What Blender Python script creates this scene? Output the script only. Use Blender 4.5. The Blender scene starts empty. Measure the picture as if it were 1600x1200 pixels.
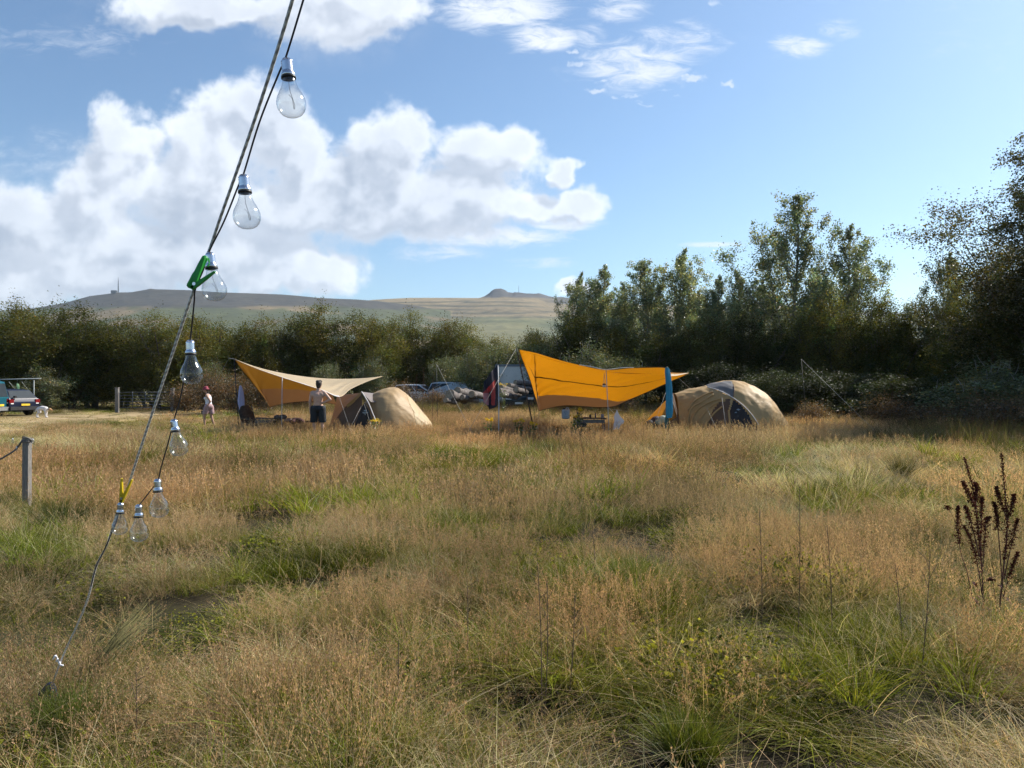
import bpy, bmesh, math, random
import numpy as np
from mathutils import Vector, Matrix, Euler, noise as mnoise
F = 1150.0; HZ = 604.0; CH = 1.6
scene = bpy.context.scene
COL = scene.collection
rad = math.radians
SUN_AZ, SUN_EL = 58.0, 40.0
def P(x, y, D):
    """world point seen at photo pixel (x, y) at depth D metres"""
    return Vector(((x - 800.0) / F * D, D, CH - (y - HZ) / F * D))
_tab = {}
def vnoise(x, y, s=0, freq=1.0):
    if s not in _tab: _tab[s] = np.random.RandomState(s + 11).rand(256, 256)
    T = _tab[s]; x = np.asarray(x, float) * freq + 37.3; y = np.asarray(y, float) * freq + 91.7
    xi = np.floor(x).astype(int); yi = np.floor(y).astype(int); fx = x - xi; fy = y - yi
    fx = fx * fx * (3 - 2 * fx); fy = fy * fy * (3 - 2 * fy)
    a = T[xi % 256, yi % 256]; b = T[(xi + 1) % 256, yi % 256]; c = T[xi % 256, (yi + 1) % 256]; d = T[(xi + 1) % 256, (yi + 1) % 256]
    return (a * (1 - fx) + b * fx) * (1 - fy) + (c * (1 - fx) + d * fx) * fy
def fbm(x, y, s=0, freq=1.0, o=4):
    t = 0; w = 0.5; n = 0
    for k in range(o):
        t = t + w * vnoise(x, y, s + k, freq * 2 ** k); n += w; w *= .5
    return t / n
def sstep(a, b, x):
    t = np.clip((np.asarray(x, float) - a) / (b - a), 0, 1); return t * t * (3 - 2 * t)
def tussock(x, y): return fbm(x, y, 9, 1.25, 2)
def gh(x, y):
    """height of the field"""
    x = np.asarray(x, float); y = np.asarray(y, float)
    r = np.hypot(x, y)
    h = (fbm(x, y, 3, .45, 3) - .5) * .16 + (tussock(x, y) - .5) * .26 * sstep(30, 14, r)
    near = np.clip(r / 5, 0, 1)
    h = h * (1 - sstep(60, 120, r)) - .02
    h = h + .28 * sstep(34, 52, y) * (1 - sstep(70, 110, r)) * sstep(-16, -8, x)
    return h
def G(x, y): return float(gh(x, y))

def link(o, parent=None):
    COL.objects.link(o)
    if parent is not None: o.parent = parent
    return o
def mk(name, V, Fc, mat, parent=None, smooth=False, idx=None, col=None, link_it=True):
    me = bpy.data.meshes.new(name)
    V = np.asarray(V, dtype=np.float32)
    if isinstance(Fc, np.ndarray) and Fc.ndim == 2 and len(V) > 500:
        k = Fc.shape[1]
        me.vertices.add(len(V)); me.vertices.foreach_set('co', V.ravel())
        me.loops.add(Fc.size); me.loops.foreach_set('vertex_index', Fc.astype(np.int32).ravel())
        me.polygons.add(len(Fc)); me.polygons.foreach_set('loop_start', np.arange(0, Fc.size, k, dtype=np.int32))
        me.update(calc_edges=True)
    else:
        me.from_pydata([tuple(map(float, v)) for v in V], [], [tuple(int(i) for i in f) for f in Fc])
    mats = mat if isinstance(mat, (list, tuple)) else [mat]
    for m in mats: me.materials.append(m)
    if idx is not None: me.polygons.foreach_set('material_index', np.asarray(idx, dtype=np.int32))
    if smooth: me.polygons.foreach_set('use_smooth', np.ones(len(me.polygons), dtype=bool))
    if col is not None:
        a = me.attributes.new('col', 'FLOAT_COLOR', 'POINT')
        c = np.ones((len(V), 4), dtype=np.float32); c[:, :3] = col
        a.data.foreach_set('color', c.ravel())
    me.update()
    o = bpy.data.objects.new(name, me)
    if link_it: link(o, parent)
    return o
def tag(o, label=None, cat=None, group=None, kind=None):
    if label: o['label'] = label
    if cat: o['category'] = cat
    if group: o['group'] = group
    if kind: o['kind'] = kind
    return o
def thing(name, label, cat, loc=(0, 0, 0), rz=0.0, group=None):
    o = bpy.data.objects.new(name, None); COL.objects.link(o)
    o.location = loc; o.rotation_euler = (0, 0, rz); o.empty_display_size = .2
    return tag(o, label, cat, group)
def dup(root, loc, rz=0.0, scale=None, label=None, group=None):
    r = root.copy(); COL.objects.link(r); r.location = loc; r.rotation_euler = (0, 0, rz)
    if scale is not None: r.scale = scale
    if label: r['label'] = label
    if group: r['group'] = group
    for ch in list(root.children):
        c = ch.copy(); COL.objects.link(c); c.parent = r
        for g in list(ch.children):
            d = g.copy(); COL.objects.link(d); d.parent = c
    return r

class MB:
    """collects simple solids into one mesh"""
    def __init__(s): s.V = []; s.F = []; s.I = []
    def add(s, V, Fc, i=0):
        n = len(s.V); s.V += [tuple(v) for v in V]; s.F += [tuple(n + k for k in f) for f in Fc]; s.I += [i] * len(Fc); return s
    def box(s, c, d, i=0, rz=0.0, taper=1.0):
        V = []
        for z in (-1, 1):
            for x, y in ((-1, -1), (1, -1), (1, 1), (-1, 1)):
                t = taper if z > 0 else 1
                px, py = x * d[0] / 2 * t, y * d[1] / 2 * t
                V.append((c[0] + px * math.cos(rz) - py * math.sin(rz), c[1] + px * math.sin(rz) + py * math.cos(rz), c[2] + z * d[2] / 2))
        return s.add(V, [(3, 2, 1, 0), (4, 5, 6, 7), (0, 1, 5, 4), (1, 2, 6, 5), (2, 3, 7, 6), (3, 0, 4, 7)], i)
    def tube(s, pts, r, n=6, i=0, cap=True):
        pts = [Vector(p) for p in pts]; R = r if isinstance(r, (list, tuple)) else [r] * len(pts)
        up = None; rings = []
        for k, p in enumerate(pts):
            t = (pts[min(k + 1, len(pts) - 1)] - pts[max(k - 1, 0)]).normalized()
            if up is None:
                up = Vector((0, 0, 1)) if abs(t.z) < .9 else Vector((1, 0, 0))
            a = t.cross(up).normalized(); b = a.cross(t).normalized(); up = b
            rings.append([p + (a * math.cos(2 * math.pi * j / n) + b * math.sin(2 * math.pi * j / n)) * R[k] for j in range(n)])
        V = [v for q in rings for v in q]; Fc = []
        for k in range(len(pts) - 1):
            for j in range(n):
                Fc.append((k * n + j, k * n + (j + 1) % n, (k + 1) * n + (j + 1) % n, (k + 1) * n + j))
        if cap:
            Fc.append(tuple(range(n - 1, -1, -1))); Fc.append(tuple((len(pts) - 1) * n + j for j in range(n)))
        return s.add(V, Fc, i)
    def lathe(s, prof, c=(0, 0, 0), n=24, M=None, i=0, cap=True):
        V = []; Fc = []
        for (r, z) in prof:
            for j in range(n):
                v = Vector((r * math.cos(2 * math.pi * j / n), r * math.sin(2 * math.pi * j / n), z))
                if M is not None: v = M @ v
                V.append(v + Vector(c))
        for k in range(len(prof) - 1):
            for j in range(n):
                Fc.append((k * n + j, k * n + (j + 1) % n, (k + 1) * n + (j + 1) % n, (k + 1) * n + j))
        if cap:
            Fc.append(tuple(range(n - 1, -1, -1))); Fc.append(tuple((len(prof) - 1) * n + j for j in range(n)))
        return s.add(V, Fc, i)
    def ball(s, c, r, n=10, i=0):
        rx, ry, rz = (r, r, r) if not isinstance(r, (tuple, list)) else r
        V = [(c[0], c[1], c[2] - rz)]; Fc = []
        m = n // 2 + 1
        for k in range(1, m):
            ph = -math.pi / 2 + math.pi * k / m
            for j in range(n): V.append((c[0] + rx * math.cos(ph) * math.cos(2 * math.pi * j / n), c[1] + ry * math.cos(ph) * math.sin(2 * math.pi * j / n), c[2] + rz * math.sin(ph)))
        V.append((c[0], c[1], c[2] + rz)); L = len(V) - 1
        for j in range(n):
            Fc.append((0, 1 + (j + 1) % n, 1 + j)); Fc.append((L, L - n + j, L - n + (j + 1) % n))
        for k in range(m - 2):
            for j in range(n):
                a = 1 + k * n; Fc.append((a + j, a + (j + 1) % n, a + n + (j + 1) % n, a + n + j))
        return s.add(V, Fc, i)
    def build(s, name, mat, parent=None, smooth=False):
        return mk(name, s.V, s.F, mat, parent, smooth, s.I if isinstance(mat, (list, tuple)) else None)

# ---------------------------------------------------------------- materials
def newmat(name):
    m = bpy.data.materials.new(name); m.use_nodes = True
    nt = m.node_tree; nt.nodes.clear()
    out = nt.nodes.new('ShaderNodeOutputMaterial')
    return m, nt, out
def L(nt, a, b): nt.links.new(a, b)
def nd(nt, t, **kw):
    n = nt.nodes.new(t)
    for k, v in kw.items():
        if k.startswith('in_'):
            key = k[3:]; key = int(key) if key.isdigit() else key.replace('_', ' ')
            n.inputs[key].default_value = v
        else: setattr(n, k, v)
    return n
def pmat(name, color, rough=.7, var=.15, scale=8.0, bump=0.0, bscale=30.0, metal=0.0, spec=.4, trans=0.0, tcol=None, coord='Object', stretch=(1, 1, 1), color2=None, cscale=None, trans_rough=None):
    m, nt, out = newmat(name)
    b = nd(nt, 'ShaderNodeBsdfPrincipled'); b.inputs['Roughness'].default_value = rough; b.inputs['Metallic'].default_value = metal
    b.inputs['Specular IOR Level'].default_value = spec
    tc = nd(nt, 'ShaderNodeTexCoord'); mp = nd(nt, 'ShaderNodeMapping'); mp.inputs['Scale'].default_value = stretch
    L(nt, tc.outputs[coord], mp.inputs[0])
    ns = nd(nt, 'ShaderNodeTexNoise'); ns.inputs['Scale'].default_value = cscale or scale; ns.inputs['Detail'].default_value = 5
    L(nt, mp.outputs[0], ns.inputs['Vector'])
    cr = nd(nt, 'ShaderNodeValToRGB'); c1 = [c * (1 - var) for c in color]; c2 = color2 or [min(1, c * (1 + var)) for c in color]
    cr.color_ramp.elements[0].position = .3; cr.color_ramp.elements[1].position = .7
    cr.color_ramp.elements[0].color = (*c1, 1); cr.color_ramp.elements[1].color = (*c2, 1)
    L(nt, ns.outputs['Fac'], cr.inputs[0]); L(nt, cr.outputs[0], b.inputs['Base Color'])
    if bump:
        n2 = nd(nt, 'ShaderNodeTexNoise'); n2.inputs['Scale'].default_value = bscale; n2.inputs['Detail'].default_value = 4
        L(nt, mp.outputs[0], n2.inputs['Vector'])
        bp = nd(nt, 'ShaderNodeBump'); bp.inputs['Strength'].default_value = bump; bp.inputs['Distance'].default_value = .02
        L(nt, n2.outputs['Fac'], bp.inputs['Height']); L(nt, bp.outputs[0], b.inputs['Normal'])
    if trans:
        t = nd(nt, 'ShaderNodeBsdfTranslucent'); mx = nd(nt, 'ShaderNodeMixShader'); mx.inputs[0].default_value = trans
        if tcol: t.inputs[0].default_value = (*tcol, 1)
        else: L(nt, cr.outputs[0], t.inputs[0])
        L(nt, b.outputs[0], mx.inputs[1]); L(nt, t.outputs[0], mx.inputs[2]); L(nt, mx.outputs[0], out.inputs[0])
    else: L(nt, b.outputs[0], out.inputs[0])
    return m
def leafmat(name, base, trans=.35, gloss=.05, rough=.6, tint=False, var=.25, tcol_gain=(1.3, 1.25, .7)):
    """plant material: colour = attribute col * base (* instance tint)"""
    m, nt, out = newmat(name)
    a = nd(nt, 'ShaderNodeAttribute', attribute_name='col')
    mx = nd(nt, 'ShaderNodeMix', data_type='RGBA', blend_type='MULTIPLY'); mx.inputs[0].default_value = 1
    L(nt, a.outputs['Color'], mx.inputs[6]); mx.inputs[7].default_value = (*base, 1)
    c = mx.outputs[2]
    if tint:
        t = nd(nt, 'ShaderNodeAttribute', attribute_name='tint', attribute_type='INSTANCER')
        m2 = nd(nt, 'ShaderNodeMix', data_type='RGBA', blend_type='MULTIPLY'); m2.inputs[0].default_value = 1
        L(nt, c, m2.inputs[6]); L(nt, t.outputs['Color'], m2.inputs[7]); c = m2.outputs[2]
    else:
        oi = nd(nt, 'ShaderNodeObjectInfo'); mr = nd(nt, 'ShaderNodeMapRange'); mr.inputs[3].default_value = 1 - var; mr.inputs[4].default_value = 1 + var
        L(nt, oi.outputs['Random'], mr.inputs[0])
        vm = nd(nt, 'ShaderNodeVectorMath', operation='SCALE'); L(nt, c, vm.inputs[0]); L(nt, mr.outputs[0], vm.inputs[3]); c = vm.outputs[0]
    d = nd(nt, 'ShaderNodeBsdfDiffuse'); L(nt, c, d.inputs[0])
    tr = nd(nt, 'ShaderNodeBsdfTranslucent')
    vt = nd(nt, 'ShaderNodeVectorMath', operation='MULTIPLY'); vt.inputs[1].default_value = tcol_gain; L(nt, c, vt.inputs[0]); L(nt, vt.outputs[0], tr.inputs[0])
    m1 = nd(nt, 'ShaderNodeMixShader'); m1.inputs[0].default_value = trans; L(nt, d.outputs[0], m1.inputs[1]); L(nt, tr.outputs[0], m1.inputs[2])
    g = nd(nt, 'ShaderNodeBsdfAnisotropic' if False else 'ShaderNodeBsdfGlossy'); g.inputs['Roughness'].default_value = rough; g.inputs[0].default_value = (1, 1, 1, 1)
    lw = nd(nt, 'ShaderNodeFresnel'); lw.inputs[0].default_value = 1.35
    mu = nd(nt, 'ShaderNodeMath', operation='MULTIPLY'); mu.inputs[1].default_value = gloss; L(nt, lw.outputs[0], mu.inputs[0])
    m3 = nd(nt, 'ShaderNodeMixShader'); L(nt, mu.outputs[0], m3.inputs[0]); L(nt, m1.outputs[0], m3.inputs[1]); L(nt, g.outputs[0], m3.inputs[2])
    L(nt, m3.outputs[0], out.inputs[0])
    return m

# ---------------------------------------------------------------- camera, sun, sky
cam = bpy.data.cameras.new('camera'); co = bpy.data.objects.new('camera', cam); COL.objects.link(co)
cam.sensor_width = 36; cam.lens = 36 * F / 1600; cam.clip_start = .05; cam.clip_end = 30000
co.location = (0, 0, CH); co.rotation_euler = (rad(90) + math.atan(4 / F), 0, 0)
scene.camera = co
sd = bpy.data.lights.new('sun', 'SUN'); so = bpy.data.objects.new('sun', sd); COL.objects.link(so)
sd.energy = 4.2; sd.angle = rad(.53); sd.color = (1, .93, .82)
S = Vector((math.sin(rad(SUN_AZ)) * math.cos(rad(SUN_EL)), math.cos(rad(SUN_AZ)) * math.cos(rad(SUN_EL)), math.sin(rad(SUN_EL))))
so.rotation_euler = S.to_track_quat('Z', 'Y').to_euler()
so.location = (40, 10, 60)
scene.view_settings.view_transform = 'Standard'; scene.view_settings.look = 'None'; scene.view_settings.gamma = 1
scene.view_settings.exposure = EXPO = 0.95
cy = scene.cycles
cy.use_adaptive_sampling = True; cy.adaptive_threshold = .02
cy.use_denoising = True; cy.denoiser = 'OPENIMAGEDENOISE'; cy.denoising_input_passes = 'RGB_ALBEDO_NORMAL'
cy.max_bounces = 6; cy.diffuse_bounces = 2; cy.glossy_bounces = 2; cy.transmission_bounces = 3; cy.transparent_max_bounces = 16
cy.volume_bounces = 0; cy.caustics_reflective = False; cy.caustics_refractive = False; cy.sample_clamp_indirect = 6

w = bpy.data.worlds.new('World'); scene.world = w; w.use_nodes = True
nt = w.node_tree; nt.nodes.clear()
out = nt.nodes.new('ShaderNodeOutputWorld')
sky = nd(nt, 'ShaderNodeTexSky', sky_type='NISHITA'); sky.sun_disc = False
sky.sun_elevation = rad(SUN_EL); sky.sun_rotation = rad(SUN_AZ); sky.altitude = 100; sky.air_density = 1.0; sky.dust_density = .7; sky.ozone_density = 1.6
def S1(x): return x
def setin(n, i, v):
    if v is None: return
    if hasattr(v, 'is_linked') or hasattr(v, 'links'): nt.links.new(v, n.inputs[i])
    else: n.inputs[i].default_value = v
def MA(op, a, b=None, c=None, clamp=False):
    n = nt.nodes.new('ShaderNodeMath'); n.operation = op; n.use_clamp = clamp
    setin(n, 0, a); setin(n, 1, b); setin(n, 2, c); return n.outputs[0]
def VM(op, a, b=None, c=None):
    n = nt.nodes.new('ShaderNodeVectorMath'); n.operation = op
    setin(n, 0, a); setin(n, 1, b)
    if op == 'SCALE': setin(n, 3, b)
    setin(n, 2, c) if op == 'MULTIPLY_ADD' else None
    return n.outputs['Value'] if op in ('LENGTH', 'DOT_PRODUCT', 'DISTANCE') else n.outputs[0]
def SM(x, lo, hi, a=0., b=1.):
    n = nt.nodes.new('ShaderNodeMapRange'); n.interpolation_type = 'SMOOTHSTEP'
    setin(n, 0, x); setin(n, 1, lo); setin(n, 2, hi); setin(n, 3, a); setin(n, 4, b); return n.outputs[0]
def NZ(v, scale, detail=5., rough=.55, dist=0., col=False):
    n = nt.nodes.new('ShaderNodeTexNoise'); n.inputs['Scale'].default_value = scale; n.inputs['Detail'].default_value = detail
    n.inputs['Roughness'].default_value = rough; n.inputs['Distortion'].default_value = dist; setin(n, 0, v)
    return n.outputs['Color'] if col else n.outputs['Fac']
tc = nd(nt, 'ShaderNodeTexCoord')
sx = nd(nt, 'ShaderNodeSeparateXYZ'); nt.links.new(tc.outputs['Generated'], sx.inputs[0])
dy = MA('MAXIMUM', sx.outputs[1], .08)
# direction slopes in units of 0.1 (one unit = 5.7 degrees near the middle)
U = MA('MULTIPLY', MA('DIVIDE', sx.outputs[0], dy), 10.); Vv = MA('MULTIPLY', MA('DIVIDE', sx.outputs[2], dy), 10.)
cb = nd(nt, 'ShaderNodeCombineXYZ'); setin(cb, 0, U); setin(cb, 1, Vv)
q = cb.outputs[0]
K = 115.0
def cen(x, y): return ((x - 800) / K, (HZ - y) / K)
BIG = [(40, 365, 150, 95), (130, 320, 110, 90), (195, 225, 58, 75), (160, 410, 220, 62), (330, 215, 95, 75), (425, 190, 80, 72), (300, 300, 150, 80), (470, 245, 42, 70),
       (420, 330, 150, 66), (300, 400, 240, 60), (610, 235, 85, 74), (545, 290, 95, 66), (645, 205, 48, 42), (755, 245, 92, 66), (800, 225, 58, 46), (690, 315, 150, 62), (580, 340, 150, 48),
       (510, 430, 62, 40), (430, 440, 90, 30), (905, 317, 52, 28), (872, 262, 26, 30), (840, 325, 70, 26),
       (330, 5, 160, 36), (500, 25, 120, 52), (560, 0, 100, 60), (903, 458, 26, 16), (30, 440, 140, 50)]
def field(p, fine=True):
    nz = VM('SUBTRACT', NZ(p, .8, 4., .6, col=True), (.5, .5, .5))
    pw = VM('MULTIPLY_ADD', nz, (1.3, 1.1, 0), p)
    acc = None
    for (x, y, rx, ry) in BIG:
        c = cen(x, y); ix, iy = K / rx, K / ry
        l = VM('LENGTH', VM('MULTIPLY_ADD', pw, (ix, iy, 0), (-c[0] * ix, -c[1] * iy, 0)))
        acc = l if acc is None else MA('SMOOTH_MIN', acc, l, .25)
    base = MA('SUBTRACT', 1.22, acc)
    f = NZ(p, 1.5, 9. if fine else 2.5, .6, .15)
    return MA('MULTIPLY_ADD', MA('SUBTRACT', f, .5), 1.5, MA('MINIMUM', base, .8)), base
f0, b0_ = field(q)
f1, b1_ = field(VM('ADD', q, (.20, .30, 0)), False)
alpha = SM(f0, .06, .56)
lit = SM(MA('SUBTRACT', f0, f1), -.26, .34)
deep = SM(f0, .2, 1.0, 1., .0)
lo = NZ(q, .55, 3., .5)
br = MA('ADD', MA('MULTIPLY', lit, .62), MA('MULTIPLY', deep, .38))
br = MA('ADD', br, MA('MULTIPLY', MA('SUBTRACT', lo, .47), 1.0), clamp=True)
# thin high cloud: streaked, to the upper right of the cumulus
mp = nd(nt, 'ShaderNodeMapping'); mp.inputs['Rotation'].default_value = (0, 0, rad(14)); mp.inputs['Scale'].default_value = (.8, 2.4, 1); nt.links.new(q, mp.inputs[0])
wz = NZ(mp.outputs[0], 2.4, 9., .68, .8)
mp2 = nd(nt, 'ShaderNodeMapping'); mp2.inputs['Rotation'].default_value = (0, 0, rad(-6)); mp2.inputs['Scale'].default_value = (.5, 3.2, 1); nt.links.new(q, mp2.inputs[0])
pz = NZ(mp2.outputs[0], 3.2, 3., .5, .3)
def reg(lst, p=q):
    acc = None
    for (x, y, rx, ry, wgt) in lst:
        c = cen(x, y); ix, iy = K / rx, K / ry
        l = SM(VM('LENGTH', VM('MULTIPLY_ADD', p, (ix, iy, 0), (-c[0] * ix, -c[1] * iy, 0))), .2, 1., wgt, 0.)
        acc = l if acc is None else MA('MAXIMUM', acc, l)
    return acc
R1 = reg([(1060, 60, 150, 50, .75), (920, 60, 60, 50, .7), (780, 15, 190, 60, 1.), (850, 60, 110, 42, 1.), (990, 100, 170, 75, .9), (970, 10, 90, 45, .8), (1245, 72, 90, 36, .85), (1310, 45, 70, 32, .7), (760, 370, 240, 32, .95), (690, 395, 130, 26, .8), (880, 352, 110, 16, .9), (840, 410, 120, 18, .6), (1110, 382, 90, 9, .8), (1350, 405, 60, 6, .5), (60, 240, 220, 90, .45), (700, 20, 80, 40, .7), (780, 470, 260, 22, .45), (1530, 60, 220, 120, .35), (100, 60, 260, 60, .5)])
wisp = SM(MA('ADD', wz, MA('MULTIPLY', R1, .45)), .64, 1.06)
wisp = MA('MULTIPLY', wisp, R1)
R2 = reg([(1075, 118, 14, 5, .9), (960, 152, 12, 4, .7), (1000, 158, 10, 4, .6), (870, 60, 40, 8, .8), (830, 50, 50, 8, .7), (1060, 150, 16, 3, .6), (930, 141, 26, 7, 1.), (900, 99, 18, 11, .9), (895, 82, 14, 7, 1.), (1085, 122, 36, 10, 1.), (1139, 131, 22, 8, 1.), (985, 150, 34, 5, .8), (1010, 163, 26, 5, .7), (1040, 140, 22, 4, .6), (1115, 3, 22, 8, .8), (945, 126, 16, 5, .8), (1015, 112, 50, 9, .7), (1020, 96, 40, 10, .6)], VM('MULTIPLY_ADD', VM('SUBTRACT', NZ(q, 6., 3., .6, col=True), (.5, .5, .5)), (.3, .16, 0), q))
puff = SM(MA('ADD', MA('MULTIPLY', R2, .9), MA('MULTIPLY', MA('SUBTRACT', NZ(q, 9., 3., .6), .5), .8)), .28, 1.35)
thin = MA('MAXIMUM', MA('MULTIPLY', wisp, 1.0), MA('MULTIPLY', puff, .9))
front = SM(sx.outputs[1], .1, .3)
ccol = nd(nt, 'ShaderNodeValToRGB')
ce = ccol.color_ramp.elements; ce[0].position = 0.; ce[0].color = (4.1, 4.7, 5.8, 1); ce[1].position = 1.; ce[1].color = (9.2, 9.7, 10.5, 1)
nt.links.new(br, ccol.inputs[0])
def MIX(f, a, b, bt='MIX'):
    n = nt.nodes.new('ShaderNodeMix'); n.data_type = 'RGBA'; n.blend_type = bt; n.clamp_factor = True
    setin(n, 0, f); setin(n, 6, a); setin(n, 7, b); return n.outputs[2]
skyc = MIX(1., sky.outputs[0], (1.06, 1.24, 1.34, 1), 'MULTIPLY')
c1 = MIX(MA('MULTIPLY', thin, front), skyc, (8.2, 8.7, 9.6, 1))
veil = MA('MULTIPLY', reg([(90, 380, 330, 210, 1.), (360, 350, 330, 170, 1.), (640, 320, 260, 120, .7), (870, 320, 110, 50, .6), (520, 20, 190, 110, .8), (250, 0, 230, 70, .6)]), SM(NZ(q, 1.1, 7., .62, .3), .34, .66))
c1 = MIX(MA('MULTIPLY', MA('MULTIPLY', veil, front), .5), c1, (6.2, 6.9, 8.1, 1))
c2 = MIX(MA('MULTIPLY', MA('MULTIPLY', alpha, front), .92), c1, ccol.outputs[0])
bg = nd(nt, 'ShaderNodeBackground'); nt.links.new(c2, bg.inputs[0]); bg.inputs[1].default_value = .061
nt.links.new(bg.outputs[0], out.inputs[0])
w.cycles.sampling_method = 'MANUAL'; w.cycles.sample_map_resolution = 512

# ---------------------------------------------------------------- ground sheet
def attr_mat(name, rough=.95, bump=.4, bscale=12., nscale=3., nvar=.35, fine=40., bdist=.05):
    m, nt, out = newmat(name)
    b = nd(nt, 'ShaderNodeBsdfPrincipled'); b.inputs['Roughness'].default_value = rough; b.inputs['Specular IOR Level'].default_value = .15
    a = nd(nt, 'ShaderNodeAttribute', attribute_name='col'); tc = nd(nt, 'ShaderNodeTexCoord')
    n1 = nd(nt, 'ShaderNodeTexNoise'); n1.inputs['Scale'].default_value = nscale; n1.inputs['Detail'].default_value = 8; n1.inputs['Roughness'].default_value = .65
    L(nt, tc.outputs['Object'], n1.inputs['Vector'])
    mr = nd(nt, 'ShaderNodeMapRange'); mr.inputs[1].default_value = .25; mr.inputs[2].default_value = .75; mr.inputs[3].default_value = 1 - nvar; mr.inputs[4].default_value = 1 + nvar
    L(nt, n1.outputs['Fac'], mr.inputs[0])
    v = nd(nt, 'ShaderNodeVectorMath', operation='SCALE'); L(nt, a.outputs['Color'], v.inputs[0]); L(nt, mr.outputs[0], v.inputs[3])
    L(nt, v.outputs[0], b.inputs['Base Color'])
    n2 = nd(nt, 'ShaderNodeTexNoise'); n2.inputs['Scale'].default_value = bscale; n2.inputs['Detail'].default_value = 6; L(nt, tc.outputs['Object'], n2.inputs['Vector'])
    bp = nd(nt, 'ShaderNodeBump'); bp.inputs['Strength'].default_value = bump; bp.inputs['Distance'].default_value = bdist; L(nt, n2.outputs['Fac'], bp.inputs['Height']); L(nt, bp.outputs[0], b.inputs['Normal'])
    L(nt, b.outputs[0], out.inputs[0]); return m
def track(x, y):
    """mown dry track on the left, 0..1"""
    y = np.maximum(np.asarray(y, float), .1)
    px = 800 + F * x / y; py = HZ + F * CH / y
    jag = (fbm(x, y, 71, .35, 3) - .5) * 14
    lower = 676 - .085 * px + jag * .8
    upper = 652 - .045 * px
    t = sstep(lower + 6, lower - 6, py) * sstep(upper - 3, upper + 3, py) * sstep(420, 250, px)
    return t * sstep(18, 24, y)
def lawn(x, y):
    """short grass in front of the track and under the far left hedge"""
    y = np.maximum(np.asarray(y, float), .1)
    px = 800 + F * x / y; py = HZ + F * CH / y
    return sstep(700, 668, py + (fbm(x, y, 72, .3, 3) - .5) * 24) * sstep(520, 330, px)
nr, na = 300, 541
rr = np.concatenate([[0], np.geomspace(.6, 9000, nr - 1)]); aa = np.linspace(-math.pi, math.pi, na)
A, R = np.meshgrid(aa, rr)
X = R * np.sin(A); Y = R * np.cos(A); Z = gh(X, Y)
u_ = fbm(X, Y, 21, .02, 3)
base = np.stack([.036 + .0 * X, .028 + 0 * X, .015 + 0 * X], -1)
green = np.stack([.026 + 0 * X, .032 + 0 * X, .010 + 0 * X], -1)
mixg = sstep(.42, .62, fbm(X, Y, 22, .5, 4))[..., None] * .6
c = base * (1 - mixg) + green * mixg
t = track(X, Y)[..., None]; c = c * (1 - t) + np.array([.36, .27, .15]) * t
l = (lawn(X, Y)[..., None]) * .6 * (1 - t); c = c * (1 - l) + np.array([.21, .165, .075]) * l
farm = sstep(70, 150, R)[..., None]; fc = np.stack([.11 + .1 * u_, .12 + .06 * u_, .05 + .02 * u_], -1); c = c * (1 - farm) + fc * farm
Fc = []
ii = np.arange(nr - 1)[:, None] * na + np.arange(na - 1)[None, :]
Fc = np.stack([ii, ii + na, ii + na + 1, ii + 1], -1).reshape(-1, 4)
ground = mk('ground', np.stack([X, Y, Z], -1).reshape(-1, 3), Fc[:, ::-1], attr_mat('ground_soil_thatch'), smooth=True, col=c.reshape(-1, 3))
tag(ground, 'rough meadow ground of soil and dry thatch', kind='structure')

# ---------------------------------------------------------------- hills
prof_a = [(-900, 520), (-500, 505), (-200, 490), (-60, 486), (40, 482), (100, 472), (118, 467), (140, 461), (172, 457), (180, 455.5), (205, 455), (228, 451), (234, 449.5), (245, 450.5), (270, 451), (300, 452), (340, 455), (400, 457), (440, 458.5), (470, 461), (500, 464), (560, 466.5), (590, 469), (640, 475), (700, 484), (800, 498), (1000, 520), (2600, 560)]
prof_b = [(-900, 560), (200, 500), (400, 480), (500, 472), (560, 469), (585, 467), (610, 465.5), (640, 464), (700, 464), (748, 464.3), (756, 462), (764, 457), (769, 452), (774, 449.8), (783, 449.4), (790, 452), (794, 455.5), (797, 455), (800, 456.5), (804, 455.2), (812, 455.6), (822, 457), (836, 457.5), (842, 456.6), (850, 459), (858, 461.5), (868, 463), (878, 462.5), (890, 464.5), (905, 467.5), (930, 470), (980, 474), (1080, 476), (1195, 474), (1300, 480), (1450, 490), (1700, 510), (2600, 550)]
nu, nv = 1100, 190
us = np.linspace(-620, 2220, nu); ys = np.concatenate([np.linspace(700, 2300, 70), np.linspace(2310, 2640, 50), np.linspace(2650, 3600, nv - 120)])
U_, Y_ = np.meshgrid(us, ys)
X_ = (U_ - 800) / F * Y_
def prof(tab, px): return np.interp(px, [p[0] for p in tab], [p[1] for p in tab])
def ridge(tab, y0, front, back, pw):
    pf = prof(tab, U_[0]); kk = 45; sm_ = np.convolve(np.pad(pf, kk // 2, mode='edge'), np.ones(kk) / kk, 'valid')
    wy = np.exp(-((Y_ - y0) / 70.) ** 2)
    top = (HZ - (pf[None] * wy + sm_[None] * (1 - wy))) / F * y0 + CH
    t = np.clip((Y_ - front) / (y0 - front), 0, 1); f = t ** pw
    b = 1 - .9 * sstep(y0, back, Y_)
    return np.where(Y_ <= y0, top * f, top * b)
H1 = ridge(prof_a, 2300, 750, 3300, 1.5); H2 = ridge(prof_b, 2640, 800, 3500, 1.45)
rel = (fbm(X_, Y_, 41, .006, 5) - .5)
Hh = np.maximum(H1, H2)
d1 = np.clip(1 - np.abs(Y_ - 2300) / 160, 0, 1) * (H1 >= H2); d2 = np.clip(1 - np.abs(Y_ - 2640) / 120, 0, 1) * (H2 > H1)
Hh = Hh + rel * 26 * sstep(750, 1000, Y_) * (1 - np.maximum(d1, d2)) - 3
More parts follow.
